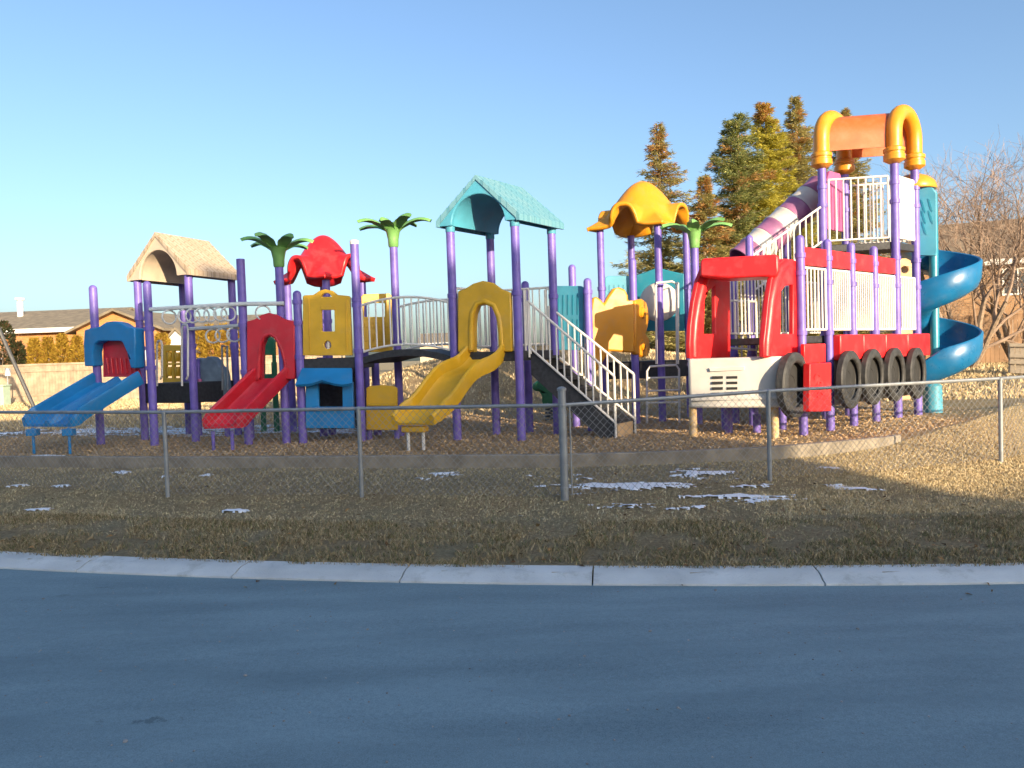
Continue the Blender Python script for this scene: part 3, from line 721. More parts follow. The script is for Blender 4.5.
# --- yellow house front tower
H = XY(354.5, 250, 11.6)
t = thing('play_tower', base(XY(330, 400, 12)), 'tower with yellow window panel above and blue shop counter panel below', 'play tower', 'roofed play towers')
del t['group']
post(t, G, ZA(297, 290.5, 11.65), (ZA(298, 302, 11.65), ZA(299, 323, 11.65), ZA(300, 357, 11.65)))
post(t, H, ZA(354, 241, 11.6), (ZA(356, 300, 11.6), ZA(356, 305, 11.6), ZA(358, 351, 11.6)), 'flat')
g = MB(); g.lathe((H[0], H[1], ZA(354, 241, 11.6)), [(0.066, -0.05), (0.068, 0.0), (0.05, 0.014), (0.01, 0.016)], 12); g.build('post_cap', M['white'], t)
pl = Plane(G, H); u, v_ = V((pl.u)), -pl.n
back = [(G[0]+v_.x*1.05, G[1]+v_.y*1.05), (H[0]+v_.x*1.05, H[1]+v_.y*1.05)]
slab(t, [G, H, back[1], back[0]], ZA(330, 369, 11.6), ZA(330, 358, 11.6))
for p in back: post(t, p, 1.7, (), 'flat')
MB().panel(pl, [(303.5, 355.5), (303.5, 296.5), (305, 295.5), (314, 295), (320, 291), (326, 289.3), (333, 291), (338, 295), (349, 296), (350.5, 297), (352.5, 355.5)],
    [[(322, 310), (335, 310), (335.5, 331.5), (322.5, 331.5)], arcpx(328.2, 345, 3.6, 4.2, 0, 340, 14), [(321.5, 297), (324, 293.8), (327, 293), (330, 293.8), (332.5, 297)]], d0=-0.03, d1=0.04).build('window_panel', M['yellow'], t, bevel=0.012)
g = MB(); g.panel(pl, [(322, 306), (335.5, 306), (335.5, 310), (322, 310)], d0=0.04, d1=0.06); g.panel(pl, [(309, 299), (310, 299), (311, 352), (310, 352)], d0=0.035, d1=0.05); g.panel(pl, [(346, 299), (347, 299), (348, 352), (347, 352)], d0=0.035, d1=0.05)
g.build('panel_trim', M['yellow'], t, bevel=0.004)
g = MB(); g.panel(pl, arcpx(328.2, 345, 2.0, 2.6, 0, 340, 12), d0=-0.035, d1=0.0); g.tube([pl.hit(328, 341), pl.hit(328.4, 349)], 0.02, 6); g.build('dial', M['white'], t)
MB().panel(pl, [(306.5, 428), (306.5, 382), (353.5, 382), (355, 428)], [[(319, 384), (343, 384), (343.5, 406.5), (319.5, 406.5)]], d0=-0.03, d1=0.05).build('counter_panel', M['blue'], t, bevel=0.01)
g = MB(); g.prism(lambda a, b, d: pl.at(a, b, d), [(.08, .55), (pl.len-.08, .55), (pl.len-.08, 1.45), (.08, 1.45)], [], -0.62, -0.58); g.build('shade_board', M['deck'], t)  # dark sheet added for the under-deck shade seen through the counter window
g = MB(); za = [pl.uz(*q) for q in [(303, 368), (352.5, 368), (356, 382.5), (346, 384), (338, 383), (326, 379.5), (314, 383.5), (300, 384)]]
vs = []; 
aw0 = [(pl.at(u_, z_, 0.04 if k < 2 else 0.22), pl.at(u_, z_-0.035, 0.0 if k < 2 else 0.19)) for k, (u_, z_) in enumerate(za)]
n = len(aw0); g.add([p for p, _ in aw0]+[p for _, p in aw0], [tuple(range(n)), tuple(range(2*n-1, n-1, -1))]+[(k, (k+1) % n, n+(k+1) % n, n+k) for k in range(n)])
g.build('awning', M['blue'], t, smooth=30)
g = MB(); g.panel(pl, [(317, 406.5), (346, 406.5), (346, 408.5), (317, 408.5)], d0=-0.05, d1=0.14); g.build('counter', M['blue'], t, bevel=0.005)

# --- palms
PA2 = XY(393.5, 246, 12.35); PA3 = XY(694.5, 247, 12.6)
palm(PA1, ZA(279, 266, 11.75), 0, 0.50, 'shaded dark green palm on a post behind the red slide', seed=3)
palm(PA2, ZA(393.5, 246, 12.35), 0, 0.55, 'sunlit light green palm on a post beside the arched bridge', seed=5)
palm(PA3, ZA(694.5, 247, 12.6), 0, 0.52, 'green palm with a broad drooping crown, on the post beside the red truck cab', seed=8)

# --- red roofed tower
RA, RB, RD = XY(287, 281, 13.5), XY(326, 281, 12.9), XY(362, 279, 13.5)
RC = quad4(RA, RB, RD)[3]
t = thing('play_tower', base(XY(333, 400, 13.6)), 'tower under a bright red moulded roof with arched openings', 'play tower', 'roofed play towers')
for p in (RA, RB, RD, RC): post(t, p, ZA(333, 281, 13.2)-0.01, (2.3,), 'flat')
slab(t, [RA, RB, RD, RC], 1.40, 1.56)
dome_roof(t, RA, RB, RD, ZA(333, 281, 13.2)+.06, M['redt'], H=0.80, ext=0.20)
pl = Plane(RA, RD)
pl2 = Plane(XY(362, 300, 12.75), XY(394, 300, 12.95))
o = MB().panel(pl2, [(361, 352), (361, 297), (363, 294.5), (389, 293.5), (391.5, 296), (392.5, 352)], [[(364, 303), (385, 303), (385, 317), (364, 317)]]).build('back_panel', M['yellow'], t, bevel=0.01)
g = MB()
for i, py in enumerate((322, 329, 336, 343)):
    xs_ = (364, 373, 382) if i % 2 == 0 else (368.5, 377.5)
    for px in xs_: g.panel(pl2, [(px, py), (px+7.5, py), (px+7.5, py+5), (px, py+5)], d0=0.03, d1=0.045)
g.build('moulded_bricks', M['yellow'], o, bevel=0.004)
# dark green window wall seen through the red hood
pl = Plane(XY(262, 360, 13.6), XY(292, 360, 13.4))
t = thing('play_wall', base(XY(272, 380, 13.5)), 'dark green window panel seen through the red slide hood', 'play wall')
MB().panel(pl, [(261, 390), (261, 343), (266, 338), (272, 337), (275, 341), (276, 390)], [[(264.5, 355), (273, 355), (273, 374), (264.5, 374)]], d0=-0.03, d1=0.03).build('panel', M['dgreen'], t, bevel=0.008)
for px in (262, 275): g = MB(); q = pl.hit(px, 385); g.tube([(q.x, q.y, th(q.x, q.y)-.1), (q.x, q.y, q.z+0.4)], 0.05, 8); g.build('post', M['dgreen'], t)
g = MB(); q = pl.hit(280, 345); g.tube([(q.x, q.y, 1.0), (q.x, q.y, q.z)], 0.02, 8); q = pl.hit(284, 345); g.tube([(q.x, q.y, 1.0), (q.x, q.y, q.z)], 0.02, 8); g.build('hand_rail', M['steel'], t)

# --- teal roofed tower
A, B, D = XY(450, 226, 11.3), XY(514.5, 220, 10.98), XY(551, 222, 11.75); C = quad4(A, B, D)[3]
t = thing('play_tower', base(((A[0]+D[0])/2, (A[1]+D[1])/2)), 'tower with pale teal shingled gable roof above the wavy yellow slide', 'play tower', 'roofed play towers')
zt = ZA(514.5, 219.5, 10.98)
for p, cl in ((A, (ZA(452, 296, 11.3),)), (B, (ZA(516, 293, 10.98),)), (D, (2.5,)), (C, (2.5,))):
    o = post(t, p, zt-0.06, cl, 'flat')
    g = MB(); g.lathe((p[0], p[1], zt), [(0.066, -0.10), (0.07, -0.09), (0.07, 0.03), (0.06, 0.035)], 12); g.build('post_cap', M['teal'], o)
gable_roof(t, A, B, D, zt, 0.62, M['teal'], M['tealroof'], over=0.11, arch=0.82)
slab(t, [A, B, D, C], ZA(480, 362, 11.2), ZA(480, 352, 11.2))
railing(t, V((C[0], C[1], 1.78)), V((D[0], D[1], 1.78)), 0.86, 0.105, label=None)
railing(t, V((A[0], A[1], 1.78)).lerp(V((C[0], C[1], 1.78)), 0.1), V((A[0], A[1], 1.78)).lerp(V((C[0], C[1], 1.78)), 0.9), 0.86, 0.105)
Q = XY(525, 284, 12.3); post(t, Q, ZA(525, 281, 12.3), (2.5,), name='short_post')

# --- wavy yellow slide
t = thing('slide', base(XY(470, 400, 10.9)), 'wavy mustard yellow slide with an arched hood, beside the white staircase', 'slide', 'slides')
pl = Plane(A, B)
MB().panel(pl, [(459, 352), (459, 291.5), (467, 288.5), (474, 284), (484, 281), (494, 283), (503, 289.5), (512, 293), (513.5, 351.5), (503, 352), (501.5, 345), (501, 333), (499, 318), (494, 307), (486, 303.5), (478, 305), (474, 314), (473, 330), (473.5, 345), (473, 352)], d0=-0.02, d1=0.06).build('hood', M['yellow'], t, bevel=0.02)
rim = [pl.at(*pl.uz(*q), 0.04) for q in [(472, 350), (472, 330), (473, 313), (478, 303.5), (486, 301.5), (495, 305.5), (500, 317), (502, 333), (502.5, 347)]]
MB().tube(rim, 0.042, 9).build('hood_rim', M['yellow'], t, smooth=60)
th_o = [pl.uz(*q) for q in [(464, 352), (465, 320), (470, 305), (478, 297), (490, 297), (501, 308), (505, 330), (505, 352), (502, 352), (501, 333), (499, 318), (494, 308), (486, 304), (478, 305.5), (474.5, 314), (473.5, 330), (473.5, 352)]]
MB().prism(lambda a, b, d: pl.at(a, b, d), th_o, [], -0.14, -0.025).build('throat', M['yellow'], t, smooth=50)
top = pl.hit(486, 354)+pl.n*(-0.06); bot = W(413, 423, 10.05)
wz = lambda q: q+0.060*math.sin(q*math.pi*2*1.55+0.4) if q < .86 else lerp(.86+0.060*math.sin(.86*math.pi*3.1+0.4), 1.0, (q-.86)/.14)
chute(t, top, bot, pl.u, 0.60, wz, wall=0.19, m='yellow', n=40)
for px in (408, 423):
    q = W(px, 430, 10.2); g = MB(); g.tube([(q.x, q.y, bot.z-.05), (q.x, q.y, th(q.x, q.y)-.05)], 0.022, 8); o = g.build('leg', M['white'], t)
g = MB(); q = W(415, 428, 10.2); g.box((q.x, q.y, bot.z-0.09), (0.34, 0.16, 0.09), (pl.u, -pl.n, V((0, 0, 1)))); g.build('exit_bracket', M['yellow'], t, bevel=0.02)

# --- arched bridge
t = thing('bridge', base(XY(410, 400, 11.8)), 'arched dark bridge with white wavy railings between the palm and the teal roofed tower', 'bridge')
n0, n1 = V((H[0], H[1], 0))+V((0.07, 0, 0)), V((A[0], A[1], 0))-V((0.07, 0, 0)); f0, f1 = V((PA2[0], PA2[1], 0)), V((C[0], C[1], 0))
zb = ZA(410, 358, 11.5)
fr = []
for i in range(15):
    q = i/14; a = n0.lerp(n1, q); b = f0.lerp(f1, q); zc = lerp(ZA(365, 357, 11.6), ZA(450, 356, 11.3), q)+0.11*4*q*(1-q); s = b-a
    fr.append((V((0, 0, zc))+(a+b)/2, s/2, V((0, 0, 1))))
MB().sweep(fr, [(-1, -0.10), (-1, 0), (1, 0), (1, -0.10)]).build('deck', M['deck'], t, smooth=30)
for (a, b, ar, nm) in ((n0, n1, 0.10, 0), (f0, f1, 0.10, 1)):
    railing(t, V((a.x, a.y, ZA(365, 352, 11.6))), V((b.x, b.y, ZA(450, 350, 11.3))), 0.70, 0.115, arch=0.10)
t = thing('play_wall', base(XY(382, 420, 11.9)), 'low mustard yellow panel with a curved top under the arched bridge', 'play wall')
pl = Plane(XY(366, 400, 11.75), XY(398, 400, 11.75))
MB().panel(pl, [(366.5, 430), (366.5, 388), (370, 386), (382, 385), (394, 386), (397.5, 388), (398, 430)], d0=-0.04, d1=0.04).build('panel', M['yellow'], t, bevel=0.012)
g = MB(); g.panel(pl, [(368, 403), (396, 403), (396, 405.5), (368, 405.5)], d0=0.04, d1=0.09); g.build('shelf', M['yellow'], t, bevel=0.005)
for px in (368, 396): g = MB(); q = pl.hit(px, 425)-pl.n*.08; g.tube([(q.x, q.y, th(q.x, q.y)-.1), (q.x, q.y, q.z+.4)], 0.045, 8); g.build('post', M['purple'], t)
for (px, D, top_) in ((380, 13.0, 368), (413, 13.2, 372)):
    pass

# --- staircase
t = thing('staircase', base(XY(580, 410, 11.3)), 'black sided staircase with white barred railings, leading up to the teal roofed tower', 'staircase')
a0, a1 = W(529, 347, 11.15), W(615.5, 423, 10.88); b0, b1 = W(550, 290+60, 11.75), W(635, 419, 11.38)
railing(t, a0, a1, ZA(617, 376, 10.88)-a1.z, 0.098, drop=(0.15, 0.22))
railing(t, b0, b1, ZA(636, 374, 11.38)-b1.z, 0.098, drop=(0.1, 0.22))
for p, (px, D) in ((a0, (527, 11.15)), (b0, (548.5, 11.75))):
    g = MB(); hh_ = ZA(px, 290, D); g.tube([V((p.x-.05, p.y, p.z-.1)), V((p.x-.05, p.y, hh_)), V((p.x, p.y, hh_+.02)), V((p.x+.02, p.y, hh_)), V((p.x+.02, p.y, p.z-.1))], 0.016, 7); g.build('hand_loop', M['white'], t)
for (s0, s1, off) in ((a0, a1, 0.03), (b0, b1, -0.03)):
    g = MB(); sdv = (s1-s0).cross(V((0, 0, 1))).normalized()*0.02; dd = 0.30
    zl = th(s1.x, s1.y)-0.06; p = [s0+V((0, 0, -.03)), s1+V((0, 0, -.03)), V((s1.x, s1.y, zl)), V((lerp(s0.x, s1.x, .86), lerp(s0.y, s1.y, .86), zl)), s0+V((0, 0, -0.40))]
    n = len(p); o3 = V((0, 0, 0)); inn = (b0-a0).normalized()*(0.05 if off > 0 else -0.05)
    g.add([q+inn-sdv for q in p]+[q+inn+sdv for q in p], [tuple(range(n)), tuple(range(2*n-1, n-1, -1))]+[(k, (k+1) % n, n+(k+1) % n, n+k) for k in range(n)])
    g.build('stringer', M['deck'], t, smooth=0)
NS = 7
g = MB(); gr = MB()
for k in range(NS):
    q0, q1 = k/NS, (k+1)/NS; l0 = a0.lerp(a1, q0); r0 = b0.lerp(b1, q0); l1 = a0.lerp(a1, q1); r1 = b0.lerp(b1, q1); z = l1.z+0.03
    ins = (r0-l0).normalized()*0.08
    g.prism(lambda x, y, d: V((x, y, d)), [(p.x, p.y) for p in (l0+ins, l1+ins, r1-ins, r0-ins)], [], z-0.045, z)
g.build('treads', M['deck'], t, smooth=0)
g = MB(); l = a1; r_ = b1; ins = (r_-l).normalized()*0.07; zl = th(l.x, l.y)-.05
g.add([l+ins+V((0, 0, -.02)), r_-ins+V((0, 0, -.02)), V((r_.x-ins.x, r_.y-ins.y, zl)), V((l.x+ins.x, l.y+ins.y, zl))]+[V((p.x-.03, p.y+.01, z)) for p, z in ((l+ins, l.z-.02), (r_-ins, r_.z-.02), (r_-ins, zl), (l+ins, zl))], [(0, 1, 2, 3), (7, 6, 5, 4), (0, 4, 5, 1), (1, 5, 6, 2), (2, 6, 7, 3), (3, 7, 4, 0)])
g.build('riser_plate', M['tanrock'], t, smooth=0)

# --- green spring rider under the stairs
q = XY(543, 400, 14.2)
t = thing('spring_rider', base(q), 'green spring rider with a rounded head, seen below the staircase', 'spring rider')
pl = Plane(q, (q[0]+1, q[1]))
MB().panel(pl, [(532, 388), (533, 384), (537, 381), (543, 380), (548, 382), (551, 387), (553, 395), (556, 404), (548, 407), (542, 403), (542, 396), (539, 391), (535, 391)], d0=-0.09, d1=0.09).build('body', M['dgreen'], t, bevel=0.03)
c = pl.hit(549, 406); z0 = th(c.x, c.y)
g = MB(); g.tube([(c.x+0.07*math.cos(k*.7), c.y+0.07*math.sin(k*.7), lerp(z0-.02, c.z, k/40)) for k in range(41)], 0.014, 6); g.build('spring', M['dsteel'], t)

# --- teal slotted crawl panels
t = thing('play_wall', base(XY(575, 400, 12.6)), 'row of pale teal slotted panels between pink purple posts behind the staircase', 'play wall')
C1, C2 = XY(572, 270, 12.9), XY(587.5, 285, 12.1)
post(t, C1, ZA(572, 264.5, 12.9), (2.4,)); post(t, C2, ZA(587.5, 278, 12.1), (ZA(588, 292, 12.1),))
for (x0, x1, D0, D1, y0, y1) in ((555, 584, 12.5, 12.2, 286, 350), (605, 633, 13.9, 13.9, 276, 346)):
    pl = Plane(XY(x0, 320, D0), XY(x1, 320, D1)); g = MB()
    holes = []
    wd = (x1-x0)/6
    for k in range(5):
        xx = x0+wd*(k+.75)
        for (s0, s1) in ((y0+9, y0+(y1-y0)*.45), (y0+(y1-y0)*.52, y1-7)): holes.append([(xx, s0), (xx+1.3, s0), (xx+1.3, s1), (xx, s1)])
    g.panel(pl, [(x0, y1), (x0, y0+2), (x0+3, y0), (x1-3, y0), (x1, y0+2), (x1, y1)], d0=-0.03, d1=0.03)
    o = g.build('slotted_panel', M['teal'], t, bevel=0.008)
    g = MB()
    for h in holes: g.panel(pl, h, d0=0.03, d1=0.036)
    g.build('slots', M['teal2'], o)

# --- golden roofed tower
YA, YB, YD = XY(600, 230, 13.6), XY(657.5, 224, 13.2), XY(686, 232, 14.0); YC = quad4(YA, YB, YD)[3]
t = thing('play_tower', base(XY(640, 400, 13.6)), 'tower with golden yellow moulded roof and golden flower shaped panel', 'play tower', 'roofed play towers')
for p in (YA, YB, YD, YC): post(t, p, ZA(640, 226, 13.5)-0.03, (2.75,), 'flat')
dome_roof(t, YA, YB, YD, ZA(645, 228, 13.45)+.05, M['gold'], H=0.86, ext=0.20)
zd = ZA(650, 361, 13.4)
slab(t, [YA, YB, YD, YC], zd-0.30, zd)
S = XY(632.5, 265, 13.0); post(t, S, ZA(632.5, 258, 13.0), (), name='short_post')
pl = Plane(XY(590, 330, 12.75), XY(632, 330, 12.9))
MB().panel(pl, [(590, 352), (589.5, 340), (590.5, 325), (589.5, 310), (591, 299), (595, 296.5), (600, 300), (603, 304), (607, 296), (612, 289), (618, 287.5), (624, 290), (627, 296), (627, 301), (633, 301), (633.5, 353), (622, 352), (608, 351), (600, 366), (595, 372), (591, 372)], d0=-0.05, d1=0.07).build('flower_panel', M['gold'], t, bevel=0.03)
q0 = pl.hit(633, 330); pr = Plane((q0.x, q0.y), XY(650, 330, 13.5))
ouu = [(633, 300), (640, 299), (644, 302), (646, 309), (647, 318), (645, 327), (643, 333), (647, 339), (648, 348), (646, 356), (640, 357.5), (633, 354)]
MB().panel(pr, ouu, d0=-0.05, d1=0.05).build('petal_panel', M['gold'], t, bevel=0.03)
g = MB()
for (cx, cy, r) in ((639.5, 313, 5.5), (640, 345, 5.5)):
    c = pr.hit(cx, cy)+pr.n*0.05; g.lathe(c, [(0.10, 0), (0.09, 0.03), (0.05, 0.05), (0.0, 0.055)], 14, pr.n)
g.build('petal_bulge', M['gold'], t)
pl = Plane(XY(638, 300, 14.3), XY(686, 300, 14.0))
o = MB().panel(pl, [(637, 331), (637, 275), (647, 272), (658, 267.5), (670, 271), (684, 274), (685, 331)], d0=-0.04, d1=0.04).build('back_panel', M['blue'], t, bevel=0.01)
o.data.materials[0] = M['teal2']
pl = Plane(XY(640, 300, 13.7), XY(680, 300, 13.55)); c = pl.hit(659, 302)
g = MB(); g.lathe(c-pl.n*.02, [(0.30, -0.03), (0.345, 0.0), (0.33, 0.03), (0.27, 0.06), (0.15, 0.085), (0.0, 0.09)], 28, pl.n); o = g.build('bubble_window', M['whitep'], t, smooth=60)
# climbing ladder with hand loops
t = thing('climbing_ladder', base(XY(663, 410, 13.0)), 'white tubular ladder with tall hand loops beside the red truck cab', 'ladder')
g = MB(); D = 12.95
g.tube([W(647, 424, D), W(647, 371, D), W(650, 366.5, D), W(676, 365, D), W(679, 369, D), W(679.5, 423, D)], 0.019, 8); g.build('frame', M['white'], t)
for py in (378, 391, 403): g = MB(); g.tube([W(647, py, D), W(679, py-1, D)], 0.016, 8); g.build('rung', M['white'], t)
for x0 in (656.5, 677):
    g = MB(); g.tube([W(x0, 364, D), W(x0-.6, 286, D), W(x0+0.5, 283, D+.1), W(x0+1, 283, D+.4), W(x0+1, 364, D+.5)], 0.019, 8); g.build('hand_loop', M['white'], t)
g = MB(); g.tube([W(656, 283, D), W(672, 281.5, D), W(677, 284, D)], 0.019, 8); g.build('crossbar', M['white'], t)

# ------------------------------------------------------------------ fire-engine shaped climber
S1, S6 = V((*XY(803, 400, 10.6), 0)), V((*XY(917, 400, 13.05), 0))
sp = Plane(S1, S6); SU = sp.u; SN_ = sp.n
FL, FRc = V((*XY(690, 360, 10.62), 0)), V((*XY(771, 360, 10.22), 0))
t = thing('truck_climber', base((4.2, 11.2)), 'play structure shaped like a red and white truck with black tyres along its side', 'play truck')
tx = [803, 830, 853.5, 876, 898, 918]; ty = [435, 429, 424, 420, 417, 412]
tops = [235, 237, 241, 243, None, None]
us = []
for i, px in enumerate(tx):
    p = sp.hit(px, 400); us.append((p-sp.a).dot(SU))
zcap = ZA(798, 235, 10.6)
for i, u in enumerate(us[:4]):
    p = sp.at(u, 0); post(t, p, zcap, (2.52 if i else 2.62, 1.80, 2.86), r=0.06)
# back row and stubs that carry the deck
BK = -SN_*1.25
for i in (0, 2, 4): p = sp.at(us[i], 0)+BK; post(t, p, 2.7, (2.4,), r=0.06)
for px, py, D, zt_ in ((729, 437, 11.0, 0.86), (757, 433, 11.1, 0.66), (783, 432, 11.4, 0.9)):
    p = XY(px, py, D); post(t, p, zt_, (), 'flat', r=0.055)
slab(t, [sp.at(us[0]-.05, 0, -.08), sp.at(us[5], 0, -.08), sp.at(us[5], 0)+BK, sp.at(us[0]-.05, 0)+BK], 1.66, 1.76)
ZR0, ZR1 = 1.845, 2.70
for i in range(5):
    a, b = sp.at(us[i]+.075, ZR0), sp.at(us[i+1]-.075, ZR0)
    if i == 0: railing(t, a, b, ZR1-ZR0, 0.10, r=0.013)
    else: railing(t, a, b, ZR1-ZR0, 0.066, r=0.0115)
for i in range(2):
    a, b = sp.at(us[2*i]+.1, ZR0)+BK, sp.at(us[2*i+2]-.1, ZR0)+BK; railing(t, a, b, ZR1-ZR0, 0.10)
for i in range(4):
    g = MB(); zz0, zz1 = (2.735, 2.985)
    g.prism(lambda a, b, d: sp.at(a, b, d), [(us[i]+.03, zz0), (us[i+1]-.03, zz0), (us[i+1]-.03, zz1), (us[i]+.03, zz1)], [], -0.09, 0.02)
    g.build('upper_beam', M['redt'], t, bevel=0.015)
us_e = us[1:5]+[us[5]+.12]
for i in range(4):
    g = MB(); g.prism(lambda a, b, d: sp.at(a, b, d), [(us_e[i]+.008, 1.40), (us_e[i+1]-.008, 1.40), (us_e[i+1]-.008, 1.765), (us_e[i]+.008, 1.765)], [], 0.05, 0.17)
    g.build('side_panel', M['redt'], t, bevel=0.02)
g = MB(); g.prism(lambda a, b, d: sp.at(a, b, d), [(us[1]+.02, 1.50), (us[5]+.1, 1.50), (us[5]+.1, 0.75), (us[1]-.02, 0.75)], [], 0.01, 0.045)
g.build('skirt', M['whitep'], t, bevel=0.008)
spf = Plane(sp.at(0, 0, .16), sp.at(2, 0, .16))
g = MB(); g.panel(spf, [(804.5, 364), (804.5, 344), (826, 343.5), (826, 362)], d0=-0.06, d1=0.0); g.build('step_panel', M['redt'], t, bevel=0.012)
spg = Plane(sp.at(0, 0, .26), sp.at(2, 0, .26))
o = MB().panel(spg, [(809.5, 412), (810, 363.5), (831.5, 362.5), (831.5, 411)], d0=-0.10, d1=0.0).build('step_panel', M['redt'], t, bevel=0.012)
g = MB()
for (x0, y0, s) in ((817, 378, 1), (820, 396, 1), (819, 384, .7)):
    g.panel(spg, arcpx(x0, y0, 3.2*s, 4.5*s, 20, 200, 8)+arcpx(x0, y0, 2.3*s, 3.4*s, 200, 20, 8), d0=-0.01, d1=0.008)
g.build('moulded_mark', M['redt'], o)
def tyre(c, ax, r=0.45, wd=0.20):
    pr = [(0.70*r, -wd*.36), (0.74*r, -wd*.46), (0.80*r, -wd*.5), (0.93*r, -wd*.44), (0.985*r, -wd*.30)]
    for k in range(5):
        z = wd*(-.24+.12*k); pr += [(r*.99, z-.012), (r, z-.006), (r, z+.006), (r*.99, z+.012), (r*.972, z+.015)][0:5]
    pr += [(0.985*r, wd*.30), (0.95*r, wd*.42), (0.90*r, wd*.47), (0.885*r, wd*.46), (0.87*r, wd*.485), (0.80*r, wd*.5), (0.78*r, wd*.49), (0.765*r, wd*.505), (0.72*r, wd*.46), (0.69*r, wd*.36), (0.68*r, wd*.2), (0.72*r, wd*.1), (0.78*r, 0), (0.72*r, -wd*.1), (0.68*r, -wd*.2)]
    g = MB(); g.lathe(c, pr, 36, ax, closed=True); o = g.build('tyre', M['rubber'], t, smooth=35)
    g = MB(); g.lathe(c, [(0.70*r, -wd*.30), (0.70*r, -wd*.22), (0.3*r, -wd*.20), (0.28*r, -wd*.26)], 28, ax); g.build('shade_disc', M['dark'], o, smooth=35)  # black disc standing in for the shade inside the tyre
TAX = Matrix.Rotation(R(6), 3, 'Z') @ SN_
wp = Plane(sp.at(0, 0, .20), sp.at(2, 0, .20))
for px, py in ((849.5, 379.5), (872.5, 376.8), (894.5, 374.5), (916, 373)):
    tyre(wp.hit(px, py), TAX, 0.42, 0.115)
c1 = W(793.5, 385, 10.22); tyre(c1, TAX, 0.435, 0.145)
# bumper
zb0, zb1 = 0.82, 1.495
fn = Plane(FL, FRc); L = fn.len
pe = [(-0.03, 0.02), (0.0, 0.06), (L*.5, 0.10), (L-0.02, 0.09), (L+0.12, 0.05), (L+0.19, -0.02), (L+0.30, -0.32), (0.02, -0.42)]
g = MB(); g.prism(lambda a, b, d: fn.at(a, d, b), pe, [], zb0, zb1); bump_o = g.build('bumper', M['whitep'], t, bevel=0.025)
g = MB()
ff = Plane(fn.at(0, 0, .10), fn.at(1, 0, .10))
for cx in (717.5, 732):
    for k, py in enumerate((377.5, 383, 388.5, 394)): g.panel(ff, [(cx-5.4, py-1.3), (cx+5.4, py-1.5), (cx+5.4, py+1.1), (cx-5.4, py+1.3)], d0=-0.03, d1=0.004)
g.build('grille', M['dark'], bump_o)
g = MB(); g.panel(ff, [(709, 368), (745, 366.5), (744, 370), (710, 371.5)], d0=-.03, d1=.012); g.panel(ff, [(691, 398), (784, 396), (784, 399), (691, 401)], d0=-.06, d1=.012); g.build('bumper_trim', M['whitep'], bump_o, bevel=0.005)
for px, py in ((692, 443), (774, 440)):
    p = fn.hit(px, 405); g = MB(); p = p-fn.n*0.06; g.lathe((p.x, p.y, 0), [(0.055, th(p.x, p.y)-.1), (0.055, zb0+.03)], 14); g.build('leg', M['legyel'], t)
# cab
sr = Plane(FRc, FRc+SU); sl = Plane(FL, FL+SU)
MB().panel(sr, [(761.5, 357.5), (761.5, 342), (763.5, 325), (766, 300), (769, 280), (774, 266), (781, 259), (790, 259.5), (798, 263), (802, 268), (803.5, 357)], [[(779, 291), (783, 286), (791, 285), (791, 334), (778.5, 334)]], d0=-0.035, d1=0.035).build('cab_side', M['redt'], t, bevel=0.012)
MB().panel(sl, [(688, 358.5), (687.5, 345), (688.5, 325), (691.5, 302), (696, 281), (701, 269), (707, 261), (728, 262), (728.5, 357.5)], [[(703, 300), (707, 291), (713, 286), (713.5, 334), (702, 334)]], d0=-0.035, d1=0.035).build('cab_side', M['redt'], t, bevel=0.012)
# rounded windscreen pillars
for pl_, pts_ in ((sr, [(765, 356), (765.5, 340), (767.5, 322), (769.5, 302), (773, 284), (778, 270), (785, 264)]), (sl, [(693, 357), (692.5, 342), (694, 322), (697, 303), (701, 286), (706, 271), (711, 265)])):
    MB().tube([pl_.hit(*q) for q in pts_], [.075, .08, .085, .085, .085, .08, .07], 14).build('windscreen_pillar', M['redt'], t, smooth=60)
fb = Plane(FL+SU*0.10-SN_*0.0, FRc+SU*0.10)
MB().panel(fb, [(701, 277), (701, 262), (704, 259), (776, 255), (779, 257), (779.5, 272), (777, 278), (760, 277.5), (728, 279)], d0=-0.42, d1=0.10).build('cab_roof', M['redt'], t, bevel=0.04)
# dark posts and rails inside the cab
for px, D, y0 in ((750.5, 12.2, 235), (733, 12.6, 262)):
    p = XY(px, 300, D); post(t, p, ZA(px, y0, D), (2.5, 1.5), r=0.06)
railing(t, W(729, 348, 12.2), W(757, 350, 12.0), 0.75, 0.12)
railing(t, W(728, 345, 12.9), W(749, 372, 12.6), 0.6, 0.12)

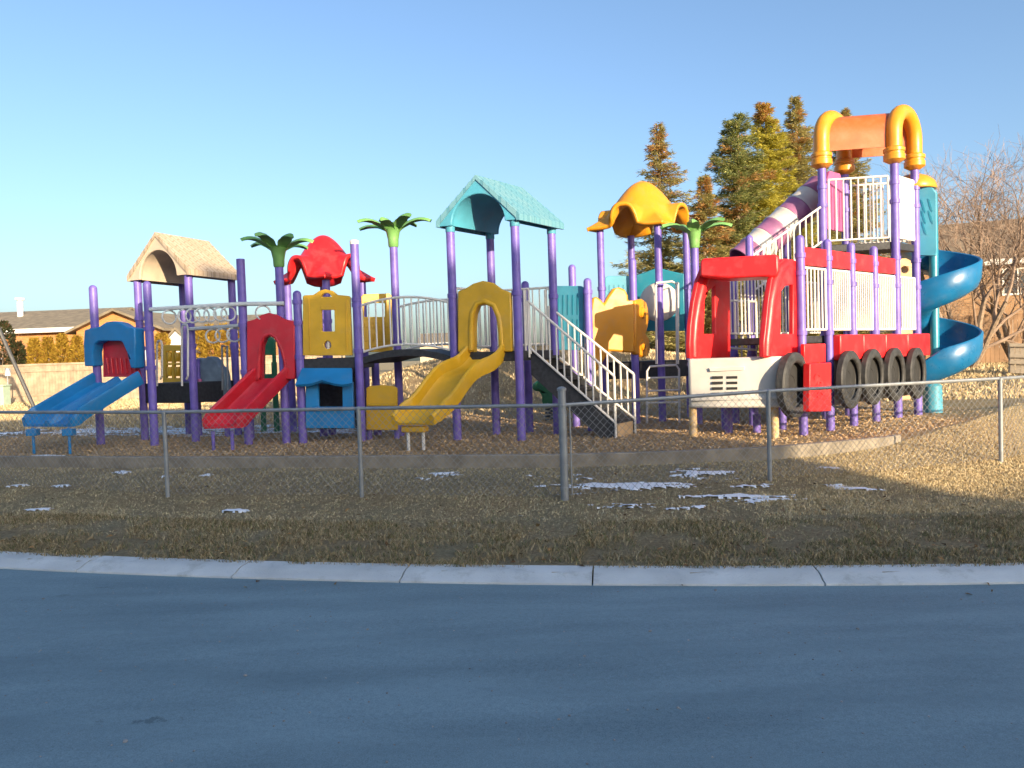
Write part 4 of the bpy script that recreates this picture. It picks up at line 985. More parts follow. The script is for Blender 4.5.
# ------------------------------------------------------------------ tall tower with the arches
TA_, TB_, TD_ = XY(823, 237, 12.75), sp.at(us[4], 0), sp.at(us[5], 0); TB_ = (TB_.x, TB_.y); TD_ = (TD_.x, TD_.y)
TC_ = quad4(TA_, TB_, TD_)[3]
t = thing('play_tower', base(((TA_[0]+TD_[0])/2, (TA_[1]+TD_[1])/2)), 'tallest tower with two yellow pipe arches and an orange barrel roof above the truck', 'play tower', 'roofed play towers')
zpl = ZA(891, 157, 12.6); 
for p in (TA_, TB_, TD_, TC_): post(t, p, zpl, (zpl-.42, zpl-.72, 3.0, 2.55), 'flat', r=0.066)
zdk = ZA(882, 241, 12.6)
slab(t, [TA_, TB_, TD_, TC_], zdk-0.14, zdk-.02)
def arch(p, q):
    p, q = V((p[0], p[1], 0)), V((q[0], q[1], 0)); r = (q-p).length/2; mid = (p+q)/2; u = (q-p).normalized()
    R1 = r; pts = [V((p.x, p.y, zpl-.03)), V((p.x, p.y, zpl+.16))]
    for k in range(17): a = math.pi*(1-k/16); pts.append(mid+u*R1*math.cos(a)+V((0, 0, zpl+.36+R1*1.04*math.sin(a))))
    pts += [V((q.x, q.y, zpl+.16)), V((q.x, q.y, zpl-.03))]
    g = MB(); g.tube(pts, 0.125, 16); o = g.build('roof_arch', M['gold'], t, smooth=60)
    g = MB()
    for s in (p, q):
        g = MB(); g.lathe((s.x, s.y, zpl), [(0.07, -0.12), (0.135, -0.08), (0.165, -0.06), (0.165, 0.02), (0.15, 0.03), (0.15, 0.06), (0.165, 0.07), (0.165, 0.12), (0.12, 0.15)], 20)
        g.build('collar', M['gold'], o)
    return mid, r, u
m1 = arch(TA_, TC_); m2 = arch(TB_, TD_)
n = 18; r = m2[1]
def hp(rr): return [(rr*math.cos(math.pi*k/n), rr*math.sin(math.pi*k/n)) for k in range(n+1)]
prof = [(r+.02, -.20)]+hp(r+.02)+[(-r-.02, -.20), (-r+.01, -.20)]+list(reversed(hp(r-.01)))+[(r-.01, -.20)]
g = MB(); ax = (m2[0]-m1[0]); axn = ax.normalized(); sd_ = m2[2]
g.sweep([(m1[0]+axn*.05+V((0, 0, zpl+.36)), sd_, V((0, 0, 1))), (m2[0]-axn*.05+V((0, 0, zpl+.36)), sd_, V((0, 0, 1)))], prof)
g.build('barrel_roof', M['orange'], t, smooth=50)
hr = ZA(882, 177, 12.6)-zdk-0.04
def v2(p, q, k): return V((lerp(p[0], q[0], k), lerp(p[1], q[1], k), 0))
for (p, q, spc) in ((TA_, TB_, .115), (TB_, TD_, .055), (TD_, TC_, .1)):
    a, b = v2(p, q, .09), v2(p, q, .91); a.z = b.z = zdk+.05; railing(t, a, b, hr, spc)
pl = Plane(TA_, TC_); 
g = MB(); a, b = v2(TA_, TC_, .12), v2(TA_, TC_, .88)
g.prism(lambda x, z, d: a.lerp(b, x)+V((0, 0, z))+pl.n*d, [(0, zdk+.25), (1, zdk+.25), (1, zdk+1.0), (.8, zdk+1.22), (.2, zdk+1.22), (0, zdk+1.0)], [], -0.03, 0.03)
g.build('end_panel', M['magenta'], t, bevel=0.01)

# striped crawl tube that climbs to the tower
t = thing('crawl_tube', base(XY(770, 400, 13.8)), 'purple and white striped crawl tube climbing to the tallest tower', 'crawl tube')
c0, c1 = W(742, 262, 13.2), W(822, 189, 13.5); nseg = 7
for i in range(nseg):
    a, b = c0.lerp(c1, i/nseg), c0.lerp(c1, (i+1)/nseg); ax = (b-a).normalized(); L_ = (b-a).length
    g = MB(); g.lathe(a, [(0.26, 0.0), (0.285, 0.0), (0.288, 0.02), (0.275, 0.04), (0.275, L_-.045), (0.288, L_-.025), (0.285, L_-.006), (0.26, L_-.006)], 24, ax, closed=True)
    g.build('tube_section', M['lilac'] if i % 2 == 0 else M['whitep'], t, smooth=50)
for k in (0.1, 0.55): p = c0.lerp(c1, k); post(t, p, p.z-.1, (), 'flat', name='support_post')
# open stair beside the tube
t = thing('staircase', base(XY(790, 400, 12.9)), 'steep open stair with white barred railings beside the striped tube, up to the tallest tower', 'staircase')
a, b = W(752, 292, 12.5), W(824, 240, 12.72)
railing(t, a, b, ZA(824, 205, 12.72)-b.z, 0.105, drop=(.9, .1))
a2, b2 = a+V((.25, .75, 0)), b+V((.1, .75, 0)); railing(t, a2, b2, 0.65, 0.105, drop=(.9, .1))
g = MB()
for k in range(10):
    q = (k+.5)/10; p, p2 = a.lerp(b, q), a2.lerp(b2, q); g.bar(p+V((0, 0, -.05)), p2+V((0, 0, -.05)), 0.20, 0.04)
g.build('treads', M['deck'], t, smooth=0)
for p in (a, a2): g = MB(); g.tube([(p.x, p.y, th(p.x, p.y)-.1), (p.x, p.y, p.z)], 0.05, 8); g.build('support_post', M['purple'], t)

# ------------------------------------------------------------------ spiral slide
SC_ = XY(934.5, 320, 13.55)
t = thing('spiral_slide', base(SC_), 'blue spiral slide winding around a teal column beside the tallest tower', 'spiral slide')
g = MB(); g.lathe((SC_[0], SC_[1], 0), [(0.075, 0.2), (0.075, 4.2), (0.06, 4.24), (0.0, 4.25)], 16); g.build('column', M['teal2'], t, smooth=50)
fr = []; prs = []; NT = 96; turns = 1.93; z_s, z_e = 3.30, 0.92
for i in range(NT+1):
    q = i/NT; a = math.pi*1.05-2*math.pi*turns*q; zz = lerp(z_s, z_e, q); d = V((math.cos(a), math.sin(a), 0))
    fr.append((V((SC_[0], SC_[1], zz))+d*0.335, d, V((0, 0, 1))))
    wl = 0.45*(1-.35*sstep(.94, 1, q))
    inn = [(-0.255, 0.10), (-0.22, 0.02), (-0.10, -0.02), (0.15, -0.01), (0.27, 0.06), (0.325, 0.18), (0.345, wl)]
    out = [(0.375, wl+.012), (0.40, wl-.015), (0.385, 0.16), (0.33, 0.02), (0.20, -0.065), (-0.10, -0.07), (-0.24, -0.03), (-0.28, 0.10)]
    prs.append(inn+out)
MB().sweep(fr, prs).build('chute', M['teal2'], t, smooth=50).data.materials[0] = mat('spiral_blue_plastic', (0.006, 0.125, 0.29), 0.3, 0.12, 3)
pl = Plane(XY(914, 230, 13.2), XY(938, 230, 13.0))
o = MB().panel(pl, [(916, 256), (915, 190), (918, 187), (933, 188), (936.5, 192), (937, 250), (936, 256)], d0=-0.04, d1=0.05).build('entrance_panel', M['teal'], t, bevel=0.015)
g = MB()
for (x0, y0) in ((921, 200), (921.5, 211), (922, 222), (928, 199), (928.5, 211)):
    g.panel(pl, [(x0, y0), (x0+1.6, y0+1), (x0+5, y0+12), (x0+4.6, y0+13.5), (x0+2.6, y0+11), (x0+.3, y0+3)], d0=0.04, d1=0.056)
g.build('leaf_slots', M['teal2'], o)
c = W(913, 189, 13.35)
g = MB(); g.lathe((c.x, c.y, c.z), [(0.36, -0.03), (0.37, 0.0), (0.34, 0.10), (0.24, 0.19), (0.12, 0.24), (0, 0.25)], 24); g.build('dome', M['gold'], t, smooth=60)
g = MB(); c = W(936, 388, 13.55); g.lathe((SC_[0]-.05, SC_[1], 0), [(0.16, 0.2), (0.15, .85), (0.1, .9)], 14); g.build('column_base', M['teal'], t)
t = thing('climbing_wall', base(XY(903, 380, 14)), 'tan moulded rock climber between the truck railing and the spiral slide', 'climbing wall')
pl = Plane(XY(893, 300, 13.7), XY(924, 300, 13.9))
MB().panel(pl, [(894, 400), (894, 264), (899, 259), (906, 258), (912, 262), (914, 268), (921, 272), (924, 282), (924, 400)], [arcpx(903, 270, 4, 3.5, 0, 340, 10)], d0=-.1, d1=.05).build('wall_panel', M['tanrock'], t, bevel=0.03)

# ------------------------------------------------------------------ chain-link fence
t = thing('chain_link_fence', base((0.55, 8.0)), 'low galvanised chain link fence running across in front of the playground', 'fence')
fp = [(-9.6, 10.9), (-6.75, 9.75)]
for px, py in ((168, 497), (362, 497), (565, 500), (770, 481), (1001, 462)): g_ = gpt(px, py); fp.append((g_.x, g_.y))
fp += [(8.9, 10.6), (12.0, 11.8)]
ztp = []
for i, (x, y) in enumerate(fp):
    z = th(x, y); main = i == 4; h = 0.945 if not main else 1.11
    g = MB(); r = 0.024 if not main else 0.040
    g.lathe((x, y, 0), [(r, z-.1), (r, z+h-.01), (r+.008, z+h-.008), (r+.008, z+h+.015), (r*.6, z+h+.03), (0, z+h+.035)], 12); o = g.build('post', M['steel'], t)
    if main:
        for zz in (.12, .35, .6, .85, .955):
            g = MB(); g.lathe((x, y, z+zz), [(r, -.012), (r+.006, -.01), (r+.006, .01), (r, .012)], 12); g.build('tension_band', M['steel'], o)
        g = MB(); g.tube([(x+.075, y+.01, z+.05), (x+.075, y+.01, z+.955)], 0.009, 6); g.build('tension_bar', M['steel'], o)
    ztp.append(z+0.955)
for i in range(len(fp)-1):
    a, b = V((*fp[i], ztp[i])), V((*fp[i+1], ztp[i+1])); g = MB(); g.tube([a.lerp(b, k/4) for k in range(5)], 0.019, 8); g.build('top_rail', M['steel'], t)
    L = (b-a).length; hgt_ = 0.90; s = 0.078; g = MB(); rw = 0.0019
    def Pm(u, v):
        q = a.lerp(b, u/L); zg = th(q.x, q.y)+0.03; return V((q.x, q.y, lerp(zg, q.z-0.0+0.012, v/hgt_)))
    for sg in (1, -1):
        k0 = int(-hgt_/s)-1 if sg == 1 else 0; k1 = int(L/s)+1 if sg == 1 else int((L+hgt_)/s)+1
        for k in range(k0, k1+1):
            u0 = k*s; ua, va, ub, vb = u0, 0.0, u0+sg*hgt_, hgt_
            lo, hi = (max(0, -u0/hgt_*1.0), min(1, (L-u0)/hgt_)) if sg == 1 else (max(0, (u0-L)/hgt_), min(1, u0/hgt_))
            if hi-lo < 0.03: continue
            pts = []
            for q in (lo, (lo+hi)/2, hi): pts.append(Pm(u0+sg*hgt_*q, hgt_*q)+V((0, 0.002*sg, 0)))
            g.tube(pts, rw, 4, cap=False)
    q = 0
    nb = int(L/s)
    for k in range(nb):                       # knuckled wire ends over the rail
        p = Pm((k+.5)*s, hgt_); g.tube([p+V((-.012, 0, -.004)), p+V((0, 0, .018)), p+V((.012, 0, -.004))], rw, 4)
    g.build('chain_mesh', M['mesh'], t, smooth=0)

# ------------------------------------------------------------------ background
M['board'] = mat('pale_fence_board', (0.36, 0.275, 0.19), 0.8, 0.22, 3)
M['boardb'] = mat('brown_fence_board', (0.22, 0.13, 0.07), 0.8, 0.25, 3)
M['brick'] = brickmat('orange_brick', (0.52, 0.21, 0.06), (0.58, 0.26, 0.08), (0.48, 0.28, 0.14), 0.24, 0.08, 0.01, rot=(R(90), 0, 0))
M['tanbrick'] = brickmat('tan_brick', (0.29, 0.155, 0.075), (0.34, 0.19, 0.09), (0.30, 0.22, 0.14), 0.24, 0.08, 0.01, rot=(R(90), 0, 0))
M['shinglebr'] = mat('brown_roof_shingle', (0.20, 0.15, 0.10), 0.9, 0.2, 3, 0.5, 9)
M['shinglegr'] = mat('grey_brown_roof_shingle', (0.20, 0.165, 0.115), 0.9, 0.2, 3, 0.5, 9)
M['trim'] = mat('white_house_trim', (0.72, 0.70, 0.66), 0.6, 0.05)
M['siding'] = mat('beige_siding', (0.46, 0.38, 0.28), 0.7, 0.08)
M['glass'] = mat('window_glass', (0.05, 0.06, 0.07), 0.12, 0.1)
M['bark'] = mat('grey_brown_bark', (0.22, 0.16, 0.11), 0.9, 0.3, 12, 0.5, 30)
M['twig'] = mat('bare_twig_bark', (0.24, 0.17, 0.125), 0.9, 0.25, 2)
M['greenbox'] = mat('pale_green_cabinet', (0.40, 0.52, 0.40), 0.6, 0.06)
def leaf_nodes(t, b):
    grass_nodes(t, b); a = [n for n in t.nodes if n.type == 'ATTRIBUTE'][0]; tr = N(t, 'ShaderNodeBsdfTranslucent'); mx = N(t, 'ShaderNodeMixShader'); mx.inputs[0].default_value = 0.4
    t.links.new(a.outputs['Color'], tr.inputs[0]); t.links.new(b.outputs[0], mx.inputs[1]); t.links.new(tr.outputs[0], mx.inputs[2]); t.links.new(mx.outputs[0], t.nodes['Material Output'].inputs[0])
M['leaf'] = attr_mat('needle_foliage', leaf_nodes)

def board_fence(label, a, b, h, m, step=0.15, gap=0.012, group=None, rail=True):
    a, b = V((*a, 0)), V((*b, 0)); L = (b-a).length; u = (b-a).normalized(); n = V((u.y, -u.x, 0))
    t = thing('board_fence', (a.x, a.y, th(a.x, a.y)), label, 'fence', group); g = MB(); k = int(L/step); rnd = random.Random(int(L*100))
    for i in range(k):
        p = a+u*(i+.5)*step; z = th(p.x, p.y); hh_ = h+rnd.uniform(-.015, .015); g.box((p.x, p.y, z+.04+hh_/2), (step-gap, 0.02, hh_), (u, n, V((0, 0, 1))))
    g.build('boards', m, t, smooth=0); np_ = max(1, int(L/2.4))
    for i in range(np_+1):
        p = a+u*L*i/np_-n*.06; g = MB(); g.box((p.x, p.y, th(p.x, p.y)+h/2), (0.09, 0.09, h+.1), (u, n, V((0, 0, 1)))); g.build('post', m, t)
    if rail:
        g = MB()
        for z in (0.35, h-.25, h+.05):
            for i in range(np_):
                p, q = a+u*L*i/np_+n*.035, a+u*L*(i+1)/np_+n*.035; g.bar((p.x, p.y, th(p.x, p.y)+z), (q.x, q.y, th(q.x, q.y)+z), 0.04, 0.09)
        g.build('rails', m, t, smooth=0)
    return t
board_fence('long pale board fence in front of the orange brick bungalow on the left', XY(-60, 400, 36.5), XY(345, 390, 35.5), 1.72, M['board'])
def window(parent, pl, u0, z0, w, h):
    g = MB(); g.prism(lambda a, b, d: pl.at(a, b, d), [(u0-.08, z0-.08), (u0+w+.08, z0-.08), (u0+w+.08, z0+h+.08), (u0-.08, z0+h+.08)], [[(u0, z0), (u0+w, z0), (u0+w, z0+h), (u0, z0+h)]], -.02, .05)
    f = g.build('window', M['trim'], parent)
    g = MB(); g.prism(lambda a, b, d: pl.at(a, b, d), [(u0, z0), (u0+w, z0), (u0+w, z0+h), (u0, z0+h)], [], -.01, .012); g.build('pane', M['glass'], f)
    g = MB(); g.prism(lambda a, b, d: pl.at(a, b, d), [(u0+w/2-.025, z0), (u0+w/2+.025, z0), (u0+w/2+.025, z0+h), (u0+w/2-.025, z0+h)], [], .013, .04); g.build('mullion', M['trim'], f)
def house(label, a, b, depth, zeave, zridge, mw, mr, z0=0.0, wins=(), gable_front=False, over=0.4, name='house', extra=None):
    a, b = V((*a, 0)), V((*b, 0)); L = (b-a).length; u = (b-a).normalized(); n = V((-u.y, u.x, 0))
    if n.y < 0 and label.find('behind the photographer') < 0: n = -n
    t = thing(name, (((a+b)/2).x, ((a+b)/2).y, z0), label, 'house')
    P = lambda s, d, z: a+u*s+n*d+V((0, 0, z)); zz = z0-.3
    g = MB()
    if gable_front:
        for d in (0, 1):
            pass
        g.add([P(0, 0, zz), P(L, 0, zz), P(L, 0, zeave), P(L/2, 0, zridge), P(0, 0, zeave), P(0, depth, zz), P(L, depth, zz), P(L, depth, zeave), P(L/2, depth, zridge), P(0, depth, zeave)],
              [(0, 1, 2, 3, 4), (9, 8, 7, 6, 5), (0, 5, 6, 1), (1, 6, 7, 2), (0, 4, 9, 5)])
    else:
        g.add([P(0, 0, zz), P(L, 0, zz), P(L, depth, zz), P(0, depth, zz), P(0, 0, zeave), P(L, 0, zeave), P(L, depth, zeave), P(0, depth, zeave), P(0, depth/2, zridge-.02), P(L, depth/2, zridge-.02)],
              [(0, 1, 5, 4), (3, 7, 6, 2), (1, 2, 6, 9, 5), (0, 4, 8, 7, 3), (0, 3, 2, 1)])
    g.build('wall', mw, t, smooth=0)
    g = MB(); th_ = 0.14
    for s in (-1, 1):
        if gable_front:
            sl_ = (zridge-zeave)/(L/2); e = L/2+s*(L/2+over); ze = zeave-sl_*over
            q = [P(L/2, -over, zridge), P(L/2, depth+over, zridge), P(e, depth+over, ze), P(e, -over, ze)]
        else:
            sl_ = (zridge-zeave)/(depth/2); e = depth/2+s*(depth/2+over); ze = zeave-sl_*over
            q = [P(-over, depth/2, zridge), P(L+over, depth/2, zridge), P(L+over, e, ze), P(-over, e, ze)]
        up = V((0, 0, th_)); g.add([p+V((0, 0, .01)) for p in q]+[p+up for p in q], [(0, 3, 2, 1), (4, 5, 6, 7), (0, 1, 5, 4), (1, 2, 6, 5), (2, 3, 7, 6), (3, 0, 4, 7)])
    ro = g.build('roof', mr, t, smooth=0)
    if not gable_front:
        g = MB(); sl_ = (zridge-zeave)/(depth/2); z = zeave-sl_*over
        g.bar(P(-over, -over-.04, z+.02), P(L+over, -over-.04, z+.02), 0.06, 0.24); g.build('fascia', M['trim'], t)
    pl = Plane(a, b)
    if (pl.u-u).length > .1: pass
    for (s, z, w_, h) in wins: window(t, pl, s, z, w_, h)
    return t, P, ro
hz_l = th(-22, 40)
t, P, ro = house('orange brick bungalow with long grey brown roof behind the pale board fence', XY(-130, 380, 43), XY(82, 380, 42), 9, ZA(40, 329, 42), ZA(40, 312.5, 46.5), M['brick'], M['shinglegr'], hz_l, [(6.5, 1.4, 1.4, 1.0), (11.2, 1.4, 1.0, 1.0)])
g = MB(); p = W(20, 320, 45.5); g.tube([p-V((0, 0, 1)), W(20, 300, 45.5)], 0.16, 8); g.tube([W(20, 300, 45.5), W(20, 298, 45.5)], 0.26, 8); g.build('vent_pipe', M['trim'], ro)
house('orange brick house gable wing facing the playground beside the bungalow', XY(79, 380, 40.5), XY(163, 380, 40), 8, ZA(80, 331, 40.3), ZA(120, 311.5, 40.3), M['brick'], M['shinglegr'], hz_l, [(3.2, 1.4, 1.2, 1.2)], gable_front=True)
house('low orange brick house seen behind the overhead ring ladder', XY(170, 380, 47), XY(262, 380, 47), 9, ZA(200, 332, 47), ZA(200, 319, 52), M['brick'], M['shinglegr'], hz_l, [(1.2, 1.4, 1.2, 1.2)])
house('tiny pale gabled shed behind the tan roofed tower', XY(170, 380, 38.5), XY(187, 380, 38.5), 2.5, ZA(178, 339, 38.5), ZA(178, 330, 38.5), M['trim'], M['shinglegr'], hz_l, [], gable_front=True, over=.15, name='shed')
house('tan brick house with brown roof behind the bare tree on the right', XY(918, 340, 34), XY(1120, 340, 31.5), 9, ZA(975, 266, 33.2)+.25, ZA(975, 226, 37.5), M['tanbrick'], M['shinglebr'], .7, [(3.3, 3.6, 1.0, 1.0), (0.8, 3.6, .8, 1.0), (5.4, 3.6, 1.0, 1.0), (3.0, 1.4, 1.2, 1.0)])
house('small far beige house on the horizon beyond the arched bridge', XY(420, 352, 95), XY(458, 352, 95), 9, ZA(440, 343, 95), ZA(440, 334, 99), M['siding'], M['shinglegr'], 0)
board_fence('brown board fence behind the bare tree, at the foot of the tan brick house', XY(940, 360, 28.5), XY(1130, 355, 27), 1.75, M['boardb'], rail=False)
board_fence('short pale board fence panel at the far right edge of the yard', XY(1010, 360, 21.5), XY(1075, 360, 20.5), .78, M['siding'], step=.12)

# utility cabinet and sign at the far left
q = XY(1, 400, 33.5); t = thing('utility_cabinet', base(q), 'pale green utility cabinet by the fence on the left', 'utility cabinet'); z = th(*q)
g = MB(); g.box((q[0], q[1], z+.42), (0.55, 0.5, 0.85)); g.build('cabinet_body', M['greenbox'], t, bevel=0.02)
g = MB(); g.prism(lambda a, b, d: V((q[0]+a, q[1]+b, d)), [(-.32, -.29), (.32, -.29), (.32, .29), (-.32, .29)], [], z+.85, z+.92); g.build('cabinet_lid', M['greenbox'], t, bevel=0.02)
q = XY(8.5, 395, 33.8); t = thing('sign_post', base(q), 'small white sign on a thin post beside the utility cabinet', 'sign'); z = th(*q)
g = MB(); g.tube([(q[0], q[1], z-.1), (q[0], q[1], ZA(8.5, 369, 33.8))], 0.03, 8); g.build('post', M['steel'], t)
g = MB(); c = W(8.5, 372, 33.8); g.box((c.x, c.y-.05, c.z), (0.24, 0.02, 0.34)); g.build('sign_plate', M['trim'], t, bevel=.004)

# swing set, most of it outside the frame
t = thing('swing_frame', base(XY(37, 412, 22)), 'dark leaning leg of a swing frame by the blue double slide', 'swing frame')
fB = gpt(37.5, 412.5); ap = W(-12, 305, fB.y); l2 = V((2*ap.x-fB.x, fB.y, th(2*ap.x-fB.x, fB.y))); off = V((-2.6, 1.6, 0))
for s in (0, 1):
    for f in (fB, l2):
        g = MB(); a = V((f.x, f.y, f.z-.1))+off*s; g.tube([a, ap+off*s], 0.065, 8); g.build('leg', M['dsteel'], t)
g = MB(); g.tube([ap, ap+off], 0.065, 8); g.build('top_beam', M['dsteel'], t)

# ------------------------------------------------------------------ trees
def tri_mesh(name, vs, cols, parent, m, per=3):
    n = len(vs)//per; me = bpy.data.meshes.new(name); L = V(parent['_loc'])
    me.from_pydata([(p[0]-L.x, p[1]-L.y, p[2]-L.z) for p in vs], [], [tuple(range(i*per, i*per+per)) for i in range(n)])
    at = me.color_attributes.new('Col', 'FLOAT_COLOR', 'POINT'); c = np.ones((len(vs), 4)); c[:, :3] = np.repeat(np.array(cols), per, axis=0); at.data.foreach_set('color', c.ravel())
    me.materials.append(m); o = bpy.data.objects.new(name, me); COL.objects.link(o); o.parent = parent; return o
def spruce(p, H, Rr, label, seed, pal, brown, dens=1.0, group='evergreens behind the playground', ragged=.4, name='spruce_tree', cat='spruce', zlow=0.06, shape=0.85):
    rnd = random.Random(seed); z0 = th(*p); t = thing(name, (p[0], p[1], z0), label, cat, group)
    g = MB(); g.tube([(p[0]+.04*math.sin(k), p[1], z0-.2+H*k/8*.97) for k in range(9)], [0.020*H*(1-k/8.6)+.012 for k in range(9)], 8); 
    vs = []; cols = []; z = zlow; lim = MB()
    while z < 0.985:
        nb = rnd.randint(5, 8)
        for k in range(nb):
            an = rnd.uniform(0, 6.283); L = Rr*1.5*(1-z)**shape*rnd.uniform(1-ragged, 1.12)+.12
            if z > .88: L = max(L*.8, .14)
            d = V((math.cos(an), math.sin(an), 0)); c0_ = V((p[0], p[1], z0+z*H)); droop = -0.18*L*(1-z)-0.02; tip = .22*L
            end = c0_+d*L+V((0, 0, droop+tip*.4))
            if L > .5: lim.tube([c0_, c0_+d*L*.5+V((0, 0, droop*.8)), end], [.022*L**.5, .014, .006], 4, cap=False)
            ns = int((20+110*L)*dens); isb = rnd.random() < brown(z)
            for s in range(ns):
                q = rnd.random()**.75; c = c0_.lerp(end, q)+V((0, 0, droop*math.sin(q*3.14)*.8)); wv = .30*L*(1-q*.75)+.05
                c += V((-d.y, d.x, 0))*rnd.uniform(-wv, wv)+V((0, 0, rnd.gauss(0, .05)-.03))
                sz = rnd.uniform(.07, .15)*(1-.3*z); a2 = an+rnd.uniform(-.9, .9); dd = V((math.cos(a2), math.sin(a2), rnd.uniform(-.5, .45))).normalized(); sd__ = dd.cross(V((rnd.gauss(0, .5), rnd.gauss(0, .5), 1))).normalized()
                vs += [c-sd__*sz*.26, c+sd__*sz*.26, c+dd*sz*1.9]
                b_ = isb and rnd.random() < .75; base_ = pal[3] if b_ else pal[rnd.randrange(3)]; k_ = rnd.uniform(.7, 1.3); cols.append([x*k_ for x in base_])
        z += rnd.uniform(.012, .022)*(1.1-.3*z)*(9.0/H)
    g.build('trunk', M['bark'], t); lim.build('branches', M['bark'], t)
    tri_mesh('crown', vs, cols, t, M['leaf']); return t
olive = [(0.46, 0.40, 0.15), (0.36, 0.34, 0.13), (0.55, 0.48, 0.20), (0.55, 0.30, 0.11)]
bright = [(0.56, 0.50, 0.09), (0.44, 0.42, 0.08), (0.64, 0.57, 0.12), (0.55, 0.32, 0.11)]
pine = [(0.20, 0.25, 0.10), (0.32, 0.34, 0.12), (0.42, 0.41, 0.15), (0.52, 0.30, 0.11)]
cone = lambda z: .04+.32*sstep(.65, .95, z)
def sp_at(pxb, top, D, hw, *a, **k):
    p = XY(pxb, 360, D); H = ZA(top[0], top[1], D)-th(*p); spruce(p, H, hw/FPX*D, *a, **k)
sp_at(664, (662, 120), 30, 46, 'spruce with rusty cones at its top behind the golden roofed tower, standing alone', 11, olive, lambda z: .05+.35*sstep(.5, .9, z), ragged=.8, dens=.7, shape=.75)
sp_at(708, (705, 172), 28, 66, 'smaller spruce with a thin rusty tip between the golden roof and the tall evergreens', 12, olive, lambda z: .05+.5*sstep(.6, .85, z), ragged=.5, shape=1.15)
sp_at(742, (742, 110), 30, 40, 'dark green pine at the left of the cluster of tall evergreens', 13, pine, lambda z: .05+.15*sstep(.3, .6, z)*(1-sstep(.75, .8, z)), ragged=.6, shape=.5, dens=1.1)
sp_at(770, (767, 96), 31.5, 50, 'broad yellow green spruce in the middle of the cluster of tall evergreens', 14, bright, lambda z: .04+.9*sstep(.86, .95, z), ragged=.35, shape=.75, dens=1.3)
sp_at(800, (795, 93), 34, 50, 'tall spruce with orange cones at the right of the cluster, next to the striped tube', 15, olive, cone, ragged=.5, shape=.85)
sp_at(850, (846, 106), 35, 46, 'spruce mostly hidden behind the tall tower with the orange barrel roof', 16, olive, cone, ragged=.5)
ced = [(0.40, 0.26, 0.035), (0.34, 0.22, 0.03), (0.48, 0.32, 0.05), (0.30, 0.17, 0.03)]
def cedar(px, top, D, hw, label, seed, pal=ced, name='cedar_shrub', cat='cedar shrub', group='clipped cedars along the pale fence'):
    p = XY(px, 380, D); z0 = th(*p); H = ZA(px, top, D)-z0; rnd = random.Random(seed); t = thing(name, (p[0], p[1], z0), label, cat, group); Rr = hw/FPX*D
    g = MB(); g.tube([(p[0], p[1], z0-.1), (p[0], p[1], z0+H*.8)], [.06, .02], 6); g.build('trunk', M['bark'], t); vs = []; cols = []
    for i in range(2600):
        q = rnd.random(); an = rnd.uniform(0, 6.283); r = Rr*(math.sin(min(1, q*1.15+.25)*math.pi*.5) if q < .6 else math.sqrt(max(0, 1-((q-.6)/.42)**2)))*(.78+.22*rnd.random()+.16*noise.noise(V((an*1.4, q*5, seed))))
        c = V((p[0]+r*math.cos(an), p[1]+r*math.sin(an), z0+.1+q*(H-.1))); sz = rnd.uniform(.06, .14); dd = V((math.cos(an)*.6+rnd.gauss(0, .4), math.sin(an)*.6+rnd.gauss(0, .4), rnd.uniform(.2, 1))).normalized(); s_ = dd.cross(V((rnd.gauss(0, 1), rnd.gauss(0, 1), .3))).normalized()
        vs += [c-s_*sz*.45, c+s_*sz*.45, c+dd*sz*1.5]; k = rnd.uniform(.7, 1.25); cols.append([x*k for x in pal[rnd.randrange(4)]])
    tri_mesh('crown', vs, cols, t, M['leaf'])
names = ['golden clipped cedar nearest the dark bushes at the left', 'second golden cedar from the left, behind the pale fence', 'golden cedar in the middle of the left row behind the fence', 'golden cedar behind the fence, next to the blue slide hood']
for k, (px, top) in enumerate(((36, 335), (50, 334), (64, 331), (79, 333))): cedar(px, top+4, 37.6, 5.6, names[k], 30+k)
n2 = ['golden cedar seen left of the tan tower panel', 'tall golden cedar right of the tan tower panel', 'tall golden cedar above the left of the grey climbing wall', 'tall golden cedar above the right of the grey climbing wall', 'golden cedar seen just left of the red slide hood', 'golden cedar seen behind the red slide hood']
for k, (px, top) in enumerate(((164, 334), (199, 329), (212, 326), (226, 325), (240, 327), (254, 330))): cedar(px, top, 37.6, 8.5, n2[k], 40+k)
dk = [(0.03, 0.045, 0.02), (0.05, 0.06, 0.025), (0.08, 0.075, 0.03), (0.10, 0.06, 0.03)]
cedar(4, 322, 38, 12, 'dark green bush at the left edge in front of the bungalow', 60, dk, 'evergreen_bush', 'bush', None); cedar(19, 343, 37.8, 7, 'smaller dark olive bush beside the golden cedars', 61, dk, 'evergreen_bush', 'bush', None)

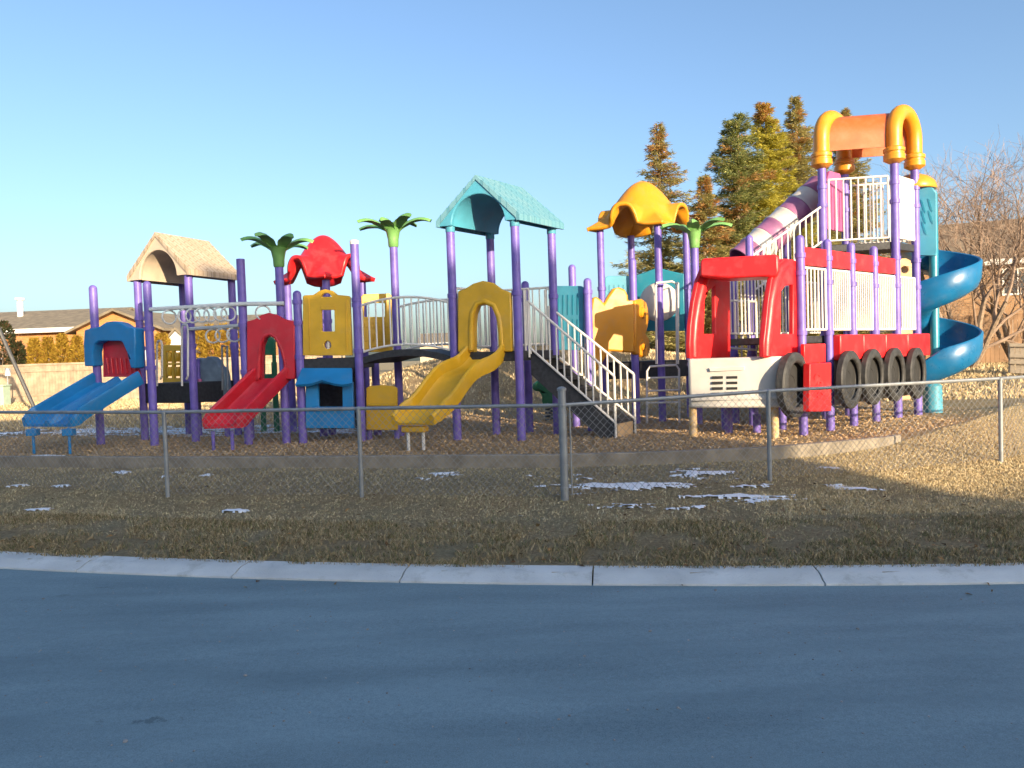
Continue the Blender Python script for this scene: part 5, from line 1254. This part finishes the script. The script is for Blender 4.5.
def bare_tree(p, H, label, seed, spread=.55, levels=6, r0=.10, stems=1, lean=(0, 0), group=None, m='twig', nb=(2, 4)):
    rnd = random.Random(seed); z0 = th(*p); t = thing('bare_tree', (p[0], p[1], z0), label, 'tree', group); tr = MB(); br = MB()
    def grow(a, d, L, r, lv):
        pts = [a]; q = a; dd = d
        for k in range(3):
            dd = (dd+V((rnd.gauss(0, .13), rnd.gauss(0, .13), rnd.gauss(.03, .08)))).normalized(); q = q+dd*L/3; pts.append(q)
        (tr if lv == levels else br).tube(pts, [r, r*.88, r*.76, r*.62], 7 if lv >= levels-1 else 3 if lv < 3 else 4, cap=lv == levels)
        if lv == 0: return
        for k in range(rnd.randint(*nb)):
            f = pts[rnd.choice((1, 2, 2, 3, 3))] if k else pts[3]
            sd_ = V((rnd.gauss(0, 1), rnd.gauss(0, 1), rnd.gauss(0, .4))); sd_ = (sd_-dd*sd_.dot(dd)).normalized(); nd = (dd+sd_*rnd.uniform(.35, spread*2)+V((0, 0, .10))).normalized()
            grow(f, nd, L*rnd.uniform(.62, .86), max(.0045, r*rnd.uniform(.48, .62)), lv-1)
    for s in range(stems):
        an = 6.283*s/stems+rnd.random(); d = V((lean[0]+(.35*math.cos(an) if stems > 1 else 0), lean[1]+(.35*math.sin(an) if stems > 1 else 0), 1)).normalized()
        grow(V((p[0]+.1*math.cos(an), p[1]+.1*math.sin(an), z0-.1)), d, H*.27, r0*rnd.uniform(.8, 1.1), levels)
    tr.build('trunk', M['bark'], t); br.build('branches', M[m], t)
bare_tree(XY(968, 365, 24.5), 8.6, 'large bare multi stemmed tree behind the spiral slide', 5, .6, 6, .11, 4)
bare_tree(XY(1018, 365, 26.0), 8.2, 'bare tree at the right edge in front of the tan brick house', 9, .6, 6, .10, 4)
bare_tree(XY(945, 365, 25.5), 3.2, 'low tangled bare shrub at the foot of the large bare tree', 19, .7, 5, .05, 4)
bare_tree(XY(31, 380, 38.6), 5.6, 'slender bare tree in front of the orange brick bungalow', 21, .5, 5, .10, 1, (-.12, 0), m='twig')

# ------------------------------------------------------------------ across the road, behind the camera: the houses whose shade lies on the yard
uh, sh_ = V((math.cos(R(30)), math.sin(R(30)), 0)), V((-math.sin(R(30)), math.cos(R(30)), 0))
def US(u, s): q = uh*u+sh_*s; return (q.x, q.y)
S0 = -26.0; SL = math.tan(SUN_EL)
def HT(h, back=0.0): return h-SL*(S0-back)
hb, Pb, rb_ = house('long two storey house across the road behind the photographer', US(6.55, S0+4), US(1.95, S0+4), 8, HT(5.2)-2.6, HT(5.22), M['siding'], M['shinglebr'], 0, over=0.05)
g = MB(); c = US(2.55, S0); g.box((c[0], c[1], HT(6.25)-1.8), (1.15, 1.2, 3.6), (uh, sh_, V((0, 0, 1)))); g.build('chimney', M['brick'], rb_)
house('taller two storey house across the road behind the photographer, left of the chimney house', US(2.1, S0-6), US(-34, S0-6), 8, HT(5.7, 10)-2.6, HT(5.72, 10), M['siding'], M['shinglebr'], 0, over=0.05)
hb2, _, _ = house('narrow unseen shade block across the road behind the photographer', US(7.5, S0-5), US(6.2, S0-5), 6, HT(1.95, 8), HT(2.2, 8), M['siding'], M['shinglebr'], 0, over=0.02, name='shade_wing')  # unseen block, shaped to step down the edge of the house shadow
house('low unseen shade block across the road behind the photographer', US(11.2, S0-5), US(7.2, S0-5), 6, HT(0.2, 8), HT(0.6, 8), M['siding'], M['shinglebr'], 0, over=0.02, name='yard_shade_block')  # unseen low block, added to draw out the foot of the shadow
